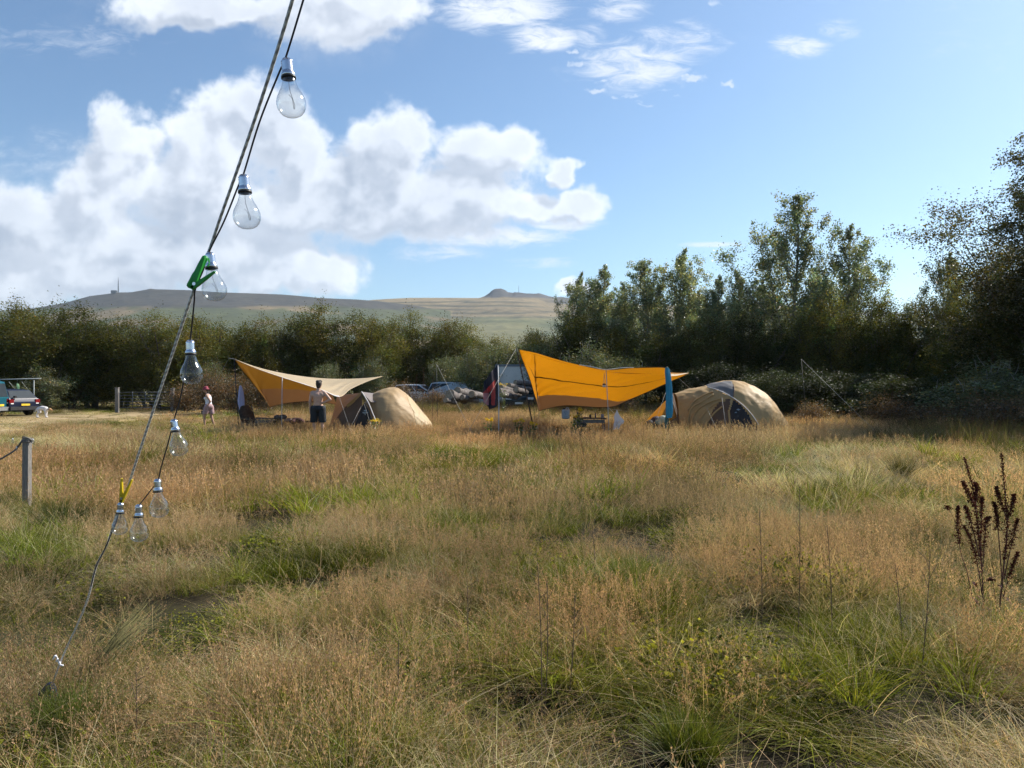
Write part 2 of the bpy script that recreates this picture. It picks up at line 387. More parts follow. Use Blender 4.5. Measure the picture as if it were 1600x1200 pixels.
isA = (H1 >= H2)
elev = HZ - (Hh - CH) / Y_ * F   # picture row of each point, used only to lay out fields by height
n1 = fbm(X_, Y_, 51, .004, 5); n2 = fbm(X_, Y_, 57, .02, 4)
heath = np.stack([.046 + .022 * n2, .042 + .018 * n2, .036 + .01 * n2], -1)
straw = np.stack([.17 + .11 * n1, .13 + .075 * n1, .068 + .035 * n1], -1)
moorg = np.stack([.06 + .03 * n2, .068 + .03 * n2, .032 + 0 * n2], -1)
# moor A: heather above, pasture lines low down
hA = sstep(482, 478, elev + (n1 - .5) * 14)[..., None]
hA = np.where((elev < 476)[..., None], 1., hA)
pale = (sstep(.5, .6, fbm(X_, Y_, 61, .006, 3)) * sstep(474, 479, elev))[..., None]
cA = heath * hA + (moorg * (1 - pale) + straw * .75 * pale) * (1 - hA)
# hill B: straw slope, tor of rock and heather on top right, hedge banks
torm = sstep(0, 3, np.where(U_ > 745, 465.5 + (U_ - 745) * .012 - elev + (n2 - .5) * 3, -1))[..., None]
rightheath = (sstep(800, 900, U_ + (n1 - .5) * 260) * sstep(.44, .54, n1 + .1 * sstep(820, 900, U_)))[..., None]
leftheath = (sstep(640, 560, U_ + (n1 - .5) * 120) * .8 * sstep(470, 476, elev))[..., None]
cB = straw * (1 - rightheath) + heath * 1.3 * rightheath
cB = cB * (1 - leftheath) + moorg * leftheath
lw = fbm(X_, Y_, 67, .0022, 3) * 26
for k, (lev, wd) in enumerate([(472, .6), (477.5, .8), (483, .7), (488, 1.2), (495, 1.3), (503, 1.6), (511, 1.6), (522, 2.)]):
    ln = np.clip(1 - np.abs(elev - (lev + lw - 13 + (U_ - 750) * .012 * (k % 3))) / (wd * 2.1), 0, 1) * sstep(.35, .5, vnoise(X_, Y_, 80 + k, .003))
    cB = cB * (1 - .9 * ln[..., None]) + np.array([.03, .037, .02]) * .9 * ln[..., None]
gf = (sstep(492, 499, elev + (n1 - .5) * 12))[..., None]
cB = cB * (1 - gf * .6) + np.array([.12, .14, .05]) * gf * .6
rock = np.stack([.06 + .04 * n2, .058 + .03 * n2, .056 + .03 * n2], -1)
cB = cB * (1 - torm) + rock * torm
ch = np.where(isA[..., None], cA, cB)
ii = np.arange(nv - 1)[:, None] * nu + np.arange(nu - 1)[None, :]
Fh = np.stack([ii, ii + 1, ii + nu + 1, ii + nu], -1).reshape(-1, 4)
hills = mk('hills', np.stack([X_, Y_, Hh], -1).reshape(-1, 3), Fh, attr_mat('hill_heath_pasture', bump=.6, bscale=.02, nscale=.03, nvar=.35, bdist=9.), smooth=True, col=ch.reshape(-1, 3))
tag(hills, 'long dark moor on the left and straw coloured hill with a rocky tor', kind='structure')

# ---------------------------------------------------------------- haze
hz = MB().box((0, 1350, 220), (8600, 6900, 470))
hm, hnt, hout = newmat('air_haze')
pv = nd(hnt, 'ShaderNodeVolumePrincipled'); pv.inputs['Color'].default_value = (.70, .85, 1, 1); pv.inputs['Density'].default_value = .00008; pv.inputs['Anisotropy'].default_value = .25
L(hnt, pv.outputs[0], hout.inputs['Volume'])
HAZE = True
if HAZE:
    zo = hz.build('haze', hm); zo.location = (0, 0, 0)
    tag(zo, 'thin blue haze in the air', kind='stuff')

# masts on the hills
steel = pmat('mast_grey_steel', (.16, .17, .19), .6, metal=.3)
def mast(loc, H, label, cat='mast'):
    t = thing('radio_mast', label, cat, loc, group='radio masts on the hill tops')
    m = MB(); w0 = H * .035
    for a in range(4):
        ca = [(math.cos(a * math.pi / 2 + .78) * w0, math.sin(a * math.pi / 2 + .78) * w0, 0), (math.cos(a * math.pi / 2 + .78) * w0 * .35, math.sin(a * math.pi / 2 + .78) * w0 * .35, H * .8)]
        m.tube(ca, H * .011, 4)
    for k in range(10):
        z = H * .8 * k / 10; q = w0 * (1 - .65 * k / 10)
        m.box((0, 0, z + H * .04), (q * 1.5, q * 1.5, H * .006)); m.tube([(-q * .7, -q * .7, z), (q * .7, -q * .7, z + H * .08)], H * .006, 4)
    m.build('lattice_tower', steel, t)
    MB().tube([(0, 0, H * .8), (0, 0, H)], H * .012, 5).build('aerial', steel, t)
    dm = pmat('dish_white', (.5, .5, .5))
    for k, z in enumerate((.45, .58, .68)): MB().lathe([(H * .03, 0), (H * .03, H * .02)], ((-1) ** k * w0 * .8, -w0 * .5, H * z), 10).build('dish', dm, t)
    return t
def hill_z(px, depth):
    j = int(np.argmin(np.abs(us - px))); k = int(np.argmin(np.abs(ys - depth))); return float(Hh[k, j])
m1 = mast(P(184.5, 458, 2290), 46, 'tall radio mast on the dark moor at the far left')
m1.location.z = hill_z(184.5, 2300) - 1
m2 = mast(P(810.5, 457, 2630), 26, 'thin radio mast beside the rocky tor on the pale hill')
m2.location.z = hill_z(810.5, 2640) - 1
t = thing('mast_hut', 'small flat hut at the foot of the moor mast', 'hut', (m1.location.x - 12, 2288, m1.location.z - 3))
MB().box((0, 0, 4), (16, 8, 8)).build('wall', pmat('hut_grey', (.14, .14, .14)), t); MB().box((0, 0, 8.3), (17, 9, .6)).build('roof', steel, t)

# ---------------------------------------------------------------- trees
def cards(c, a, b):
    """rhombus leaves: centres c, half axes a and b"""
    n = len(c)
    V = np.stack([c - a, c + b - a * .15, c + a, c - b - a * .15], 1).reshape(-1, 3)
    return V, np.arange(n * 4).reshape(n, 4)
def rdir(rs, n):
    v = rs.normal(size=(n, 3)); return v / np.linalg.norm(v, axis=1, keepdims=True)
def orth(rs, a):
    r = rdir(rs, len(a)); b = np.cross(a, r); return b / (np.linalg.norm(b, axis=1, keepdims=True) + 1e-9)
def tubes_np(segs, n=5):
    """segs: list of (points, radii)"""
    m = MB()
    for pts, rr_ in segs: m.tube(pts, list(rr_), n, cap=False)
    return m
def grow(rs, p, d, length, r0, steps, wob, up=.0):
    pts = [np.array(p, float)]; R = [r0]; d = np.array(d, float); d /= np.linalg.norm(d)
    for k in range(steps):
        d = d + rs.normal(size=3) * wob + np.array([0, 0, up]); d /= np.linalg.norm(d)
        pts.append(pts[-1] + d * length / steps); R.append(r0 * (1 - .8 * (k + 1) / steps))
    return pts, R
def tree_proto(kind, seed, H, W, leaves, lsize, trunk_mat, leaf_mat):
    rs = np.random.RandomState(seed); segs = []; cl = []   # cl: (centre, radius, weight, stretch)
    if kind in ('bush', 'shrub', 'scrub'):
        ns = {'bush': 5, 'shrub': 9, 'scrub': 12}[kind]
        nl = {'bush': 9, 'shrub': 8, 'scrub': 12}[kind]
        lobes = []
        for k in range(nl):
            a = rs.rand() * 6.28; q = rs.rand() ** .6 * W * .33
            zt = H * (rs.uniform(.62, 1.0) if k > 1 else 1.0) * (1 - .25 * (q / (W * .5)))
            lobes.append((q * math.cos(a), q * math.sin(a), zt, W * rs.uniform(.16, .3)))
        for k in range(ns):
            lx, ly, lz, lr = lobes[k % nl]
            p, R = grow(rs, (rs.normal() * .12 * W * .3, rs.normal() * .12 * W * .3, -.1), (lx, ly, lz * 1.0), math.sqrt(lx * lx + ly * ly + lz * lz) * .93, .018 * H / 1.2 * (1 if kind == 'bush' else .5), 7, .09, .03)
            segs.append((p, R))
            for j in range(2, 7):
                for e in range(3):
                    a = rs.rand() * 6.28; pp, RR = grow(rs, p[j], (math.cos(a), math.sin(a), .7), W * rs.uniform(.14, .28), R[j] * .5, 3, .2, .06); segs.append((pp, RR))
                    cl.append((pp[-1], W * .07, 1., 1.)); cl.append((pp[2], W * .06, .6, 1.))
        for (lx, ly, lz, lr) in lobes:
            zb = H * (.06 if kind != 'bush' else .05)
            nn = int(26 if kind == 'bush' else 16)
            for k in range(nn):
                z = zb + (lz - zb) * rs.rand() ** .75
                t = (z - zb) / (lz - zb); pr = lr * (1.25 - .35 * t) * math.sqrt(max(0, 1 - max(0, (t - .55) / .45) ** 2)) + .1
                a = rs.rand() * 6.28; q = pr * rs.uniform(.55, 1.05)
                cl.append(((lx + q * math.cos(a), ly + q * math.sin(a), z), W * rs.uniform(.028, .062), rs.uniform(.5, 1.2), 1.))
            for k in range(7):   # upright shoots above the lobe
                a = rs.rand() * 6.28; q = lr * rs.rand() * .8
                b = np.array((lx + q * math.cos(a), ly + q * math.sin(a), lz * rs.uniform(.8, .95)))
                pp, RR = grow(rs, b, (rs.normal() * .2, rs.normal() * .2, 1), H * rs.uniform(.06, .17), .012, 3, .08, .1); segs.append((pp, RR))
                for j in (1, 2, 3): cl.append((pp[j], W * .022 + .05, .16, 1.8))
    elif kind in ('poplar', 'birch'):
        p, R = grow(rs, (0, 0, -.1), (0, 0, 1), H * 1.0, .011 * H, 16, .025, .04); segs.append((p, R))
        nb = 44 if kind == 'poplar' else 84
        for k in range(nb):
            t = .12 + .86 * (k + rs.rand()) / nb; j = min(15, int(t * 16)); f = t * 16 - j
            b = p[j] * (1 - f) + p[j + 1] * f
            env = (W * .5) * (min(1, (t + .15) / .42) * (1 - t) ** 1.05 * 1.75 + .03)
            if kind == 'birch': env = (W * .5) * (min(1, (t + .1) / .3) * (1 - t) ** .8 * 1.4 + .03)
            a = k * 2.4 + rs.normal() * .4; ln = env * rs.uniform(.55, 1.3)
            sl = rs.uniform(.9, 1.9) if kind == 'poplar' else rs.uniform(.5, 1.4)
            pp, RR = grow(rs, b, (math.cos(a), math.sin(a), sl), ln * math.sqrt(1 + sl * sl) * .8, max(.012, R[j] * .38), 6, .1, .05 if kind == 'poplar' else -.02); segs.append((pp, RR))
            for q in range(1, 7):
                cl.append((pp[q], .07 + .085 * ln, .16 * q * max(.22, 1.15 - t), 1.3))
                for e in range(2 if q < 6 else 3):
                    aa_ = rs.rand() * 6.28; tw, TR = grow(rs, pp[q], (math.cos(aa_), math.sin(aa_), .8 if kind == 'poplar' else -.1), rs.uniform(.3, .8) * (1 if kind == 'poplar' else 1.3) * (ln * .35 + .25), .013, 3, .15, .04 if kind == 'poplar' else -.08); segs.append((tw, TR))
                    for g in (1, 2, 3): cl.append((tw[g], .08 + .03 * ln, .16 * q * max(.22, 1.15 - t), 1.1))
        for g in range(8): cl.append((p[16] - np.array((0, 0, g * H * .012)), .12, .3, 1.5))
    C = np.array([q[0] for q in cl]); Rr = np.array([q[1] for q in cl]); Wt = np.array([q[2] for q in cl]) * 1.0; St = np.array([q[3] for q in cl])
    pr = Wt * (Rr ** 1.2); pr /= pr.sum()
    idx = rs.choice(len(cl), leaves, p=pr)
    off = rs.normal(size=(leaves, 3)) * Rr[idx][:, None] * .8; off[:, 2] *= St[idx]
    c = C[idx] + off; c[:, 2] = np.maximum(c[:, 2], .05)
    a = rdir(rs, leaves); a[:, 2] = a[:, 2] * .6 + (.25 if kind != 'birch' else -.2); a /= np.linalg.norm(a, axis=1, keepdims=True)
    b = orth(rs, a); sz = lsize * rs.uniform(.6, 1.25, (leaves, 1))
    V, Fq = cards(c, a * sz * .5, b * sz * (.30 if kind not in ('poplar', 'birch') else .42))
    cb_ = rs.uniform(.5, 1.5, len(cl))[idx]; hue = rs.normal(size=len(cl))[idx] * .10
    lv = cb_ * rs.uniform(.75, 1.25, leaves)
    colr = np.stack([lv * (1 + hue * 1.6), lv, lv * (1 - hue)], -1)
    odd = rs.rand(leaves) < .02; colr[odd] *= np.array([2.2, 1.5, .7])
    crown = mk('crown', V, Fq, leaf_mat, col=np.repeat(colr, 4, 0), link_it=False)
    tm = tubes_np(segs)
    trunk = mk('trunk', tm.V, np.array(tm.F), trunk_mat, smooth=True, link_it=False)
    return trunk.data, crown.data, H, W
BARK = pmat('bark_brown', (.10, .08, .06), .9, .4, 6, .5, 30)
BARKP = pmat('bark_pale_grey', (.22, .20, .17), .85, .4, 6, .4, 30)
LF_DARK = leafmat('leaf_dark_green', (.058, .064, .017), .4, .03)
LF_OLIVE = leafmat('leaf_olive', (.112, .110, .030), .4, .03)
LF_GREY = leafmat('leaf_grey_green', (.135, .15, .075), .32, .06)
LF_POP = leafmat('leaf_poplar', (.205, .235, .135), .44, .12, .5)
LF_BIR = leafmat('leaf_birch', (.10, .095, .036), .38, .15)
LF_BRAM = leafmat('leaf_bramble_brown', (.15, .10, .055), .3, .08)
PROT = {
 'bush1': tree_proto('bush', 1, 7.5, 5.5, 38000, .104, BARK, LF_DARK),
 'bush2': tree_proto('bush', 2, 7.5, 5.5, 38000, .104, BARK, LF_OLIVE),
 'bush3': tree_proto('bush', 3, 7.0, 5.0, 34000, .102, BARK, LF_DARK),
 'bush4': tree_proto('bush', 4, 7.5, 6.0, 38000, .106, BARK, LF_OLIVE),
 'willow1': tree_proto('shrub', 5, 3.6, 3.4, 16000, .085, BARKP, LF_GREY),
 'willow2': tree_proto('shrub', 6, 4.0, 3.0, 16000, .085, BARKP, LF_GREY),
 'pop1': tree_proto('poplar', 7, 12.6, 6.4, 34000, .115, BARKP, LF_POP),
 'pop2': tree_proto('poplar', 8, 11.5, 5.4, 26000, .115, BARKP, LF_POP),
 'pop3': tree_proto('poplar', 9, 10.4, 5.2, 25000, .115, BARKP, LF_POP),
 'birch': tree_proto('birch', 10, 12, 7.5, 90000, .082, BARK, LF_BIR),
 'bram1': tree_proto('scrub', 11, 1.8, 3.6, 9000, .085, BARK, LF_BRAM),
 'bram2': tree_proto('scrub', 12, 1.6, 4.0, 9000, .085, BARK, LF_BRAM),
}
LF_DEEP = leafmat('leaf_deep_green', (.034, .046, .012), .34, .06)
def plant_tree(name, key, px, ytop, D, wpx, label, cat, group, rz=0.0):
    td, cd, H0, W0 = PROT[key]
    X0 = (px - 800) / F * D; g = G(X0, D)
    H = CH - (ytop - HZ) / F * D - g; W = wpx / F * D * (1.38 if key.startswith(('bush', 'willow', 'bram')) else (1.35 if wpx > 100 else 1.5) if key.startswith('pop') else 1.)
    t = thing(name, label, cat, (X0, D, g), rz, group)
    t.scale = (W / W0, W / W0, H / H0 * (.94 if key.startswith('bush') else 1.))
    a = bpy.data.objects.new('trunk', td); link(a, t); b = bpy.data.objects.new('crown', cd); link(b, t)
    if name == 'hedge_bush' and key != 'willow2': b.material_slots[0].link = 'OBJECT'; b.material_slots[0].material = LF_DEEP
    return t
HG = 'trees in the hedge line behind the field'
rn = random.Random(5)
def TR(name, key, px, yt, D, w, label, cat='tree', group=HG): return plant_tree(name, key, px, yt, D, w, label, cat, group, rn.uniform(0, 6.28))
B = ['bush1', 'bush2', 'bush3', 'bush4']
left = [
 (-150, 455, 54, 130, 0), (-60, 458, 50, 130, 1), (20, 462, 48, 120, 1), (62, 446, 52, 110, 2), (105, 462, 49, 100, 0), (150, 476, 50, 110, 2), (195, 478, 54, 90, 3),
 (240, 480, 51, 100, 1), (285, 482, 55, 95, 0), (325, 476, 52, 100, 3), (370, 484, 56, 95, 2), (415, 488, 53, 90, 1), (460, 476, 55, 105, 3), (505, 466, 56, 105, 1), (550, 478, 57, 95, 0), (595, 478, 55, 90, 3), (645, 478, 58, 95, 1), (690, 480, 58, 90, 3)]
desc = ['broad dark hedge tree beyond the left edge of the field', 'dark round hedge tree above the teal van', 'olive hedge tree at the far left above the dark hatchback', 'tall feathery willow crown left of the dark moor', 'dark leafy tree where the moor slope starts', 'dark hedge tree under the moor mast', 'olive hedge tree right of the moor mast', 'olive tree directly behind the metal gate', 'dark tree behind the right end of the metal gate', 'rounded olive tree behind the fourth bulb of the string', 'dark hedge tree above the tip of the left tarp', 'olive hedge tree behind the left part of the left tarp', 'olive tree behind the middle of the left tarp', 'tallest tree of the middle hedge with spiky top shoots', 'dark tree behind the right tip of the left tarp', 'olive tree behind the left dome tent', 'olive tree behind the white parked car', 'olive hedge tree behind the parked blue grey car']
for (px, yt, D, w, k), d in zip(left, desc): TR('hedge_tree', B[k], px, yt, D, w, d)
mid = [(735, 500, 60, 85, 1), (775, 512, 60, 80, 3), (815, 508, 58, 80, 0), (850, 498, 55, 80, 2), (885, 476, 50, 80, 0), (930, 478, 46, 100, 0), (985, 490, 46, 90, 3), (1040, 498, 44, 95, 2), (1095, 480, 43, 100, 3), (1150, 478, 43, 100, 0), (1205, 488, 42, 100, 2), (1255, 470, 41, 110, 3), (1305, 452, 40, 110, 1), (1355, 444, 39, 100, 0), (1400, 440, 38, 110, 2), (1450, 452, 37, 110, 0), (1490, 420, 34, 90, 1)]
desc = ['olive tree at the low dip of the hedge', 'low olive tree behind the dark flag', 'dark low tree behind the grey container', 'dark tree behind the peak of the right tarp', 'dark tree left of the first poplar', 'dark bushy tree at the foot of the first poplar', 'olive tree behind the middle of the right tarp', 'dark tree behind the blue towel', 'olive tree behind the left end of the right dome tent', 'dark tree behind the top of the right dome tent', 'dark tree at the foot of the tallest poplar', 'olive tree behind the thin pole with the long guy line', 'yellow green tree below the small right poplar', 'dark round tree with a knobbly top right of the small poplar', 'dark dense tree above the end of the long guy line', 'dark tree left of the big birch', 'thin olive tree leaning out beside the big birch']
for (px, yt, D, w, k), d in zip(mid, desc): TR('hedge_tree', B[k], px, yt, D, w, d)
for (px, yt, D, w, k, d) in [(900, 425, 52, 42, 'pop3', 'short thin poplar at the left end of the poplar row'), (942, 414, 50, 74, 'pop2', 'poplar with two tops just right of the far hill'), (1008, 408, 48, 90, 'pop1', 'broad poplar in the middle of the left poplar row'), (1056, 388, 47, 66, 'pop3', 'slim pointed poplar at the right end of the left poplar row'),
        (975, 440, 52, 60, 'pop2', 'pale poplar filling the gap behind the first poplars'), (1090, 452, 50, 60, 'pop3', 'low pale poplar behind the gap left of the small poplars'), (1275, 430, 49, 70, 'pop2', 'low poplar behind the tallest and the medium poplar'), (1195, 440, 49, 60, 'pop3', 'pale low poplar close behind the tallest one'),
        (1122, 430, 46, 60, 'pop2', 'small poplar left of the tallest poplar'), (1163, 420, 47, 56, 'pop3', 'small slim poplar close to the tallest poplar'), (1228, 306, 46, 118, 'pop1', 'tallest poplar standing out against the sky'), (1324, 350, 45, 84, 'pop2', 'medium poplar right of the tallest one')]:
    TR('poplar_tree', k, px, yt, D, w, d, 'poplar', 'poplars above the hedge')
TR('birch_tree', 'birch', 1632, 196, 27, 300, 'big birch with loose brown green crown at the right edge', 'birch', 'birches at the right edge')
TR('birch_tree', 'birch', 1575, 380, 31, 170, 'smaller birch in front of the hedge left of the big birch', 'birch', 'birches at the right edge')
TR('hedge_tree', 'bush2', 1690, 330, 26, 240, 'dark tree beyond the right edge behind the big birch')
TR('hedge_tree', 'bush1', 1600, 395, 27.5, 170, 'dark bush below the big birch')
TR('hedge_tree', 'bush3', 1520, 480, 31, 130, 'dark bush below the smaller birch')
for (px, yt, D, w, k, d) in [(1480, 392, 36, 60, 'pop3', 'sparse grey sapling left of the birches')]: TR('sapling', k, px, yt, D, w, d, 'sapling')
SG = 'grey green willow shrubs'
for (px, yt, D, w, k, d) in [(70, 572, 46, 62, 1, 'grey green willow shrub behind the dark hatchback'), (140, 566, 50, 70, 0, 'grey green willow shrub halfway between hatchback and gate'), (165, 572, 57, 56, 1, 'narrow willow shrub left of the metal gate'), (338, 562, 49, 42, 1, 'small willow shrub behind the left end of the left tarp'),
        (505, 560, 50, 50, 0, 'pale willow shrub behind the shirtless man'), (580, 556, 51, 46, 1, 'pale willow shrub behind the tip of the left tarp'), (690, 548, 52, 56, 0, 'pale willow shrub behind the white car'), (745, 540, 50, 56, 1, 'tall pale willow shrub behind the dark flag'), (775, 528, 52, 66, 0, 'willow shrub left of the container'),
        (842, 522, 47, 60, 0, 'pale willow shrub behind the peak of the right tarp'), (925, 532, 42, 80, 1, 'willow shrub behind the left half of the right tarp'), (975, 545, 40, 70, 0, 'willow shrub behind the hanging lantern')]:
    TR('willow_shrub', 'willow%d' % (k + 1), px, yt, D, w, d, 'shrub', SG)
for (px, yt, D, w, k, d) in [(1245, 560, 33, 120, 'bush3', 'leafy green bush behind the thin pole at the right'), (1330, 575, 33, 130, 'bush1', 'dark bush behind the long guy line'), (1420, 570, 30, 130, 'bush3', 'dark bush right of the end of the long guy line'), (1545, 560, 25, 150, 'willow2', 'shrub with shiny leaves at the right edge'), (1130, 560, 38, 110, 'bush1', 'dark bush behind the right dome tent'), (1190, 570, 35, 90, 'bush4', 'dark olive bush right behind the right dome tent')]:
    TR('hedge_bush', k, px, yt, D, w, d, 'bush', 'bushes under the right hedge')
BG = 'brown bramble banks at the hedge foot'
for (px, yt, D, w, k, d) in [(290, 604, 46, 60, 0, 'brown bramble bank right of the metal gate'), (330, 592, 43, 60, 1, 'reddish bramble bank behind the woman'), (372, 590, 42, 62, 0, 'brown bramble bank behind the lilac towel'), (415, 596, 42, 56, 1, 'brown bramble bank under the left tarp'),
        (470, 610, 44, 60, 0, 'low bramble bank behind the left camp chair'), (620, 606, 47, 60, 1, 'bramble bank behind the left dome tent'), (680, 612, 44, 50, 0, 'low bramble patch in front of the white car'), (1270, 632, 29, 50, 0, 'low bramble at the foot of the thin pole'), (1390, 628, 28, 90, 1, 'low brown bramble at the end of the long guy line'), (1470, 634, 26, 110, 0, 'brown bramble bank under the dark tree left of the birch'), (1560, 630, 23, 130, 1, 'brown bramble bank at the right edge'), (1650, 622, 22, 120, 0, 'brown bramble bank beyond the right edge'), (880, 612, 40, 60, 1, 'low bramble behind the right tarp'), (960, 615, 38, 70, 0, 'low bramble behind the hanging white bag')]:
    TR('bramble_bank', 'bram%d' % (k + 1), px, yt, D, w, d, 'bramble', BG)

# ---------------------------------------------------------------- grass
GR = leafmat('grass_blades', (1, 1, 1), .40, .015, .6, tint=True, tcol_gain=(1.1, 1.05, .72))
def blades(rs, n, rad_, hmin, hmax, wid, lean, bend, k=3, col=(.3, .25, .1), cvar=.25, flat=0.0, dr=None, tufts=0):
    a = rs.rand(n) * 6.28; q = np.sqrt(rs.rand(n)) * rad_; bx = q * np.cos(a); by = q * np.sin(a)
    h = rs.uniform(hmin, hmax, n); la = rs.rand(n) * 6.28; ll = np.abs(rs.normal(size=n)) * lean; bd = np.abs(rs.normal(size=n)) * bend
    if tufts:
        ta = rs.rand(tufts) * 6.28; tq = np.sqrt(rs.rand(tufts)) * rad_; th = rs.uniform(.5, 1.4, tufts); k_ = rs.randint(0, tufts, n); sp = .035 + .035 * rad_
        ox = rs.normal(size=n) * sp; oy = rs.normal(size=n) * sp; bx = tq[k_] * np.cos(ta[k_]) + ox; by = tq[k_] * np.sin(ta[k_]) + oy
        la = np.arctan2(oy, ox) + rs.normal(size=n) * .5; h = h * th[k_]; ll = ll * .6 + np.hypot(ox, oy) / sp * lean * .5
    if dr is not None: la = rs.normal(size=n) * dr; ll = ll + lean * .5
    sa = rs.rand(n) * 6.28; ww = wid * rs.uniform(.6, 1.3, n)
    P_ = []
    for j in range(k + 1):
        t = j / k
        off = h * (ll * t + bd * t * t)
        z = h * t * (1 - .45 * np.minimum(1, bd) * t) * (1 - flat * np.minimum(ll, 1) * .6)
        x = bx + off * np.cos(la); y = by + off * np.sin(la)
        w = ww * (1 - .85 * t ** 1.5) * .5
        P_.append(np.stack([np.stack([x - w * np.cos(sa), y - w * np.sin(sa), z], -1), np.stack([x + w * np.cos(sa), y + w * np.sin(sa), z], -1)], 1))
    V = np.stack(P_, 1).reshape(n, (k + 1) * 2, 3)
    f = np.array([[2 * j, 2 * j + 1, 2 * j + 3, 2 * j + 2] for j in range(k)])
    Fq = (np.arange(n)[:, None, None] * (k + 1) * 2 + f[None]).reshape(-1, 4)
    cc = np.array(col)[None] * (1 + rs.normal(size=(n, 1)) * cvar * .6) * (1 + rs.normal(size=(n, 3)) * .06)
    cc = np.clip(cc, .01, .9); C_ = np.repeat(cc, (k + 1) * 2, 0)
    tips = np.stack([V[:, -1].mean(0)], 0)
    return V.reshape(-1, 3), Fq, C_
def panicles(rs, n, rad_, hmin, hmax, sw, npan, plen, pr, sp, col, scol, k=3, lean=.16):
    """fine bent grass: thin stalks and open seed heads"""
    a = rs.rand(n) * 6.28; q = np.sqrt(rs.rand(n)) * rad_; bx = q * np.cos(a); by = q * np.sin(a)
    h = rs.uniform(hmin, hmax, n); la = rs.rand(n) * 6.28; ll = np.abs(rs.normal(size=n)) * lean; sa = rs.rand(n) * 6.28
    def pt(t): return np.stack([bx + h * ll * t ** 1.6 * np.cos(la), by + h * ll * t ** 1.6 * np.sin(la), h * t], -1)
    side = np.stack([np.cos(sa), np.sin(sa), 0 * sa], -1) * sw * .5
    V = np.stack([np.stack([pt(j / k) - side, pt(j / k) + side], 1) for j in range(k + 1)], 1).reshape(-1, 3)
    f = np.array([[2 * j, 2 * j + 1, 2 * j + 3, 2 * j + 2] for j in range(k)])
    Fq = (np.arange(n)[:, None, None] * (k + 1) * 2 + f[None]).reshape(-1, 4)
    C_ = np.repeat(np.array(scol)[None] * (1 + rs.normal(size=(n, 1)) * .15), (k + 1) * 2, 0)
    t = rs.rand(n, npan); tt = 1 - plen * (1 - t)
    ctr = np.stack([bx[:, None] + (h * ll)[:, None] * tt ** 1.6 * np.cos(la)[:, None], by[:, None] + (h * ll)[:, None] * tt ** 1.6 * np.sin(la)[:, None], h[:, None] * tt], -1)
    ra = rs.rand(n, npan) * 6.28; rr_ = pr * (1.05 - t) * rs.rand(n, npan) ** .5
    ctr = ctr + np.stack([rr_ * np.cos(ra), rr_ * np.sin(ra), rr_ * .6], -1); ctr = ctr.reshape(-1, 3); m = len(ctr)
    ax = np.stack([np.cos(ra).ravel() * .6, np.sin(ra).ravel() * .6, np.ones(m)], -1); ax /= np.linalg.norm(ax, axis=1, keepdims=True)
    b = orth(rs, ax); s = sp * rs.uniform(.6, 1.3, (m, 1))
    V2, F2 = cards(ctr, ax * s * .5, b * s * .2)
    C2 = np.repeat(np.array(col)[None] * (1 + rs.normal(size=(m, 1)) * .18), 4, 0)
    return np.concatenate([V, V2]), np.concatenate([Fq, F2 + len(V)]), np.clip(np.concatenate([C_, C2]), .01, .9)
def broad(rs, n, rad_, hmin, hmax, ls, col):
    """low leafy weeds"""
    a = rs.rand(n) * 6.28; q = np.sqrt(rs.rand(n)) * rad_
    c = np.stack([q * np.cos(a), q * np.sin(a), rs.uniform(hmin, hmax, n)], -1)
    d = rdir(rs, n); d[:, 2] = np.abs(d[:, 2]) * .5; d /= np.linalg.norm(d, axis=1, keepdims=True); b = orth(rs, d); s = ls * rs.uniform(.5, 1.3, (n, 1))
    V, Fq = cards(c, d * s * .5, b * s * .34)
    return V, Fq, np.clip(np.repeat(np.array(col)[None] * (1 + rs.normal(size=(n, 1)) * .25), 4, 0), .01, .9)
def join(*parts):
    V = []; Fq = []; C_ = []; o = 0
    for v, f, c in parts: V.append(v); Fq.append(f + o); C_.append(c); o += len(v)
    return np.concatenate(V), np.concatenate(Fq), np.concatenate(C_)
TAN = (.40, .295, .155); STRAW = (.52, .43, .25); PINK = (.46, .295, .175); GREEN = (.150, .168, .020); DGREEN = (.055, .070, .012); OLIVE = (.195, .172, .050); BROWN = (.17, .105, .06); YGREEN = (.24, .24, .028)
def patch(nm, seed, *parts):
    v, f, c = join(*parts); o = mk(nm, v, f, GR, col=c, link_it=False); return o
def RS(s): return np.random.RandomState(s)
def near_set(s):
    r = RS(s); q = .40
    return [
     patch('bent', s, panicles(r, 70, q, .16, .34, .0016, 34, .5, .045, .0095, PINK, TAN, 3, .4), blades(r, 300, q, .06, .2, .0036, .7, 1.1, 4, OLIVE, tufts=7), blades(r, 200, q, .08, .26, .0026, .8, 1.1, 4, TAN, tufts=6), blades(r, 140, q, .05, .18, .0042, .5, 1.0, 3, GREEN, tufts=5)),
     patch('dry', s, blades(r, 520, q, .06, .19, .0034, .6, 1.4, 4, STRAW, .4, tufts=10), blades(r, 36, q, .10, .24, .003, .8, 1.2, 4, STRAW, .3, dr=.8), blades(r, 200, q, .05, .18, .0036, .6, 1.0, 3, OLIVE, tufts=6), blades(r, 110, q, .05, .16, .0036, .6, .9, 3, BROWN)),
     patch('green', s, blades(r, 640, q, .06, .20, .0050, .4, 1.1, 4, GREEN, .45, tufts=7), blades(r, 160, q, .06, .2, .0042, .5, .9, 3, DGREEN), blades(r, 90, q, .12, .30, .0024, .7, .9, 4, STRAW)),
     patch('weed', s, broad(r, 300, q, .02, .14, .026, YGREEN), broad(r, 200, q, .02, .12, .03, DGREEN), blades(r, 320, q, .06, .22, .0042, .6, 1.0, 3, DGREEN, tufts=5), blades(r, 110, q, .10, .28, .0025, .8, .9, 4, STRAW, tufts=4)),
    ]
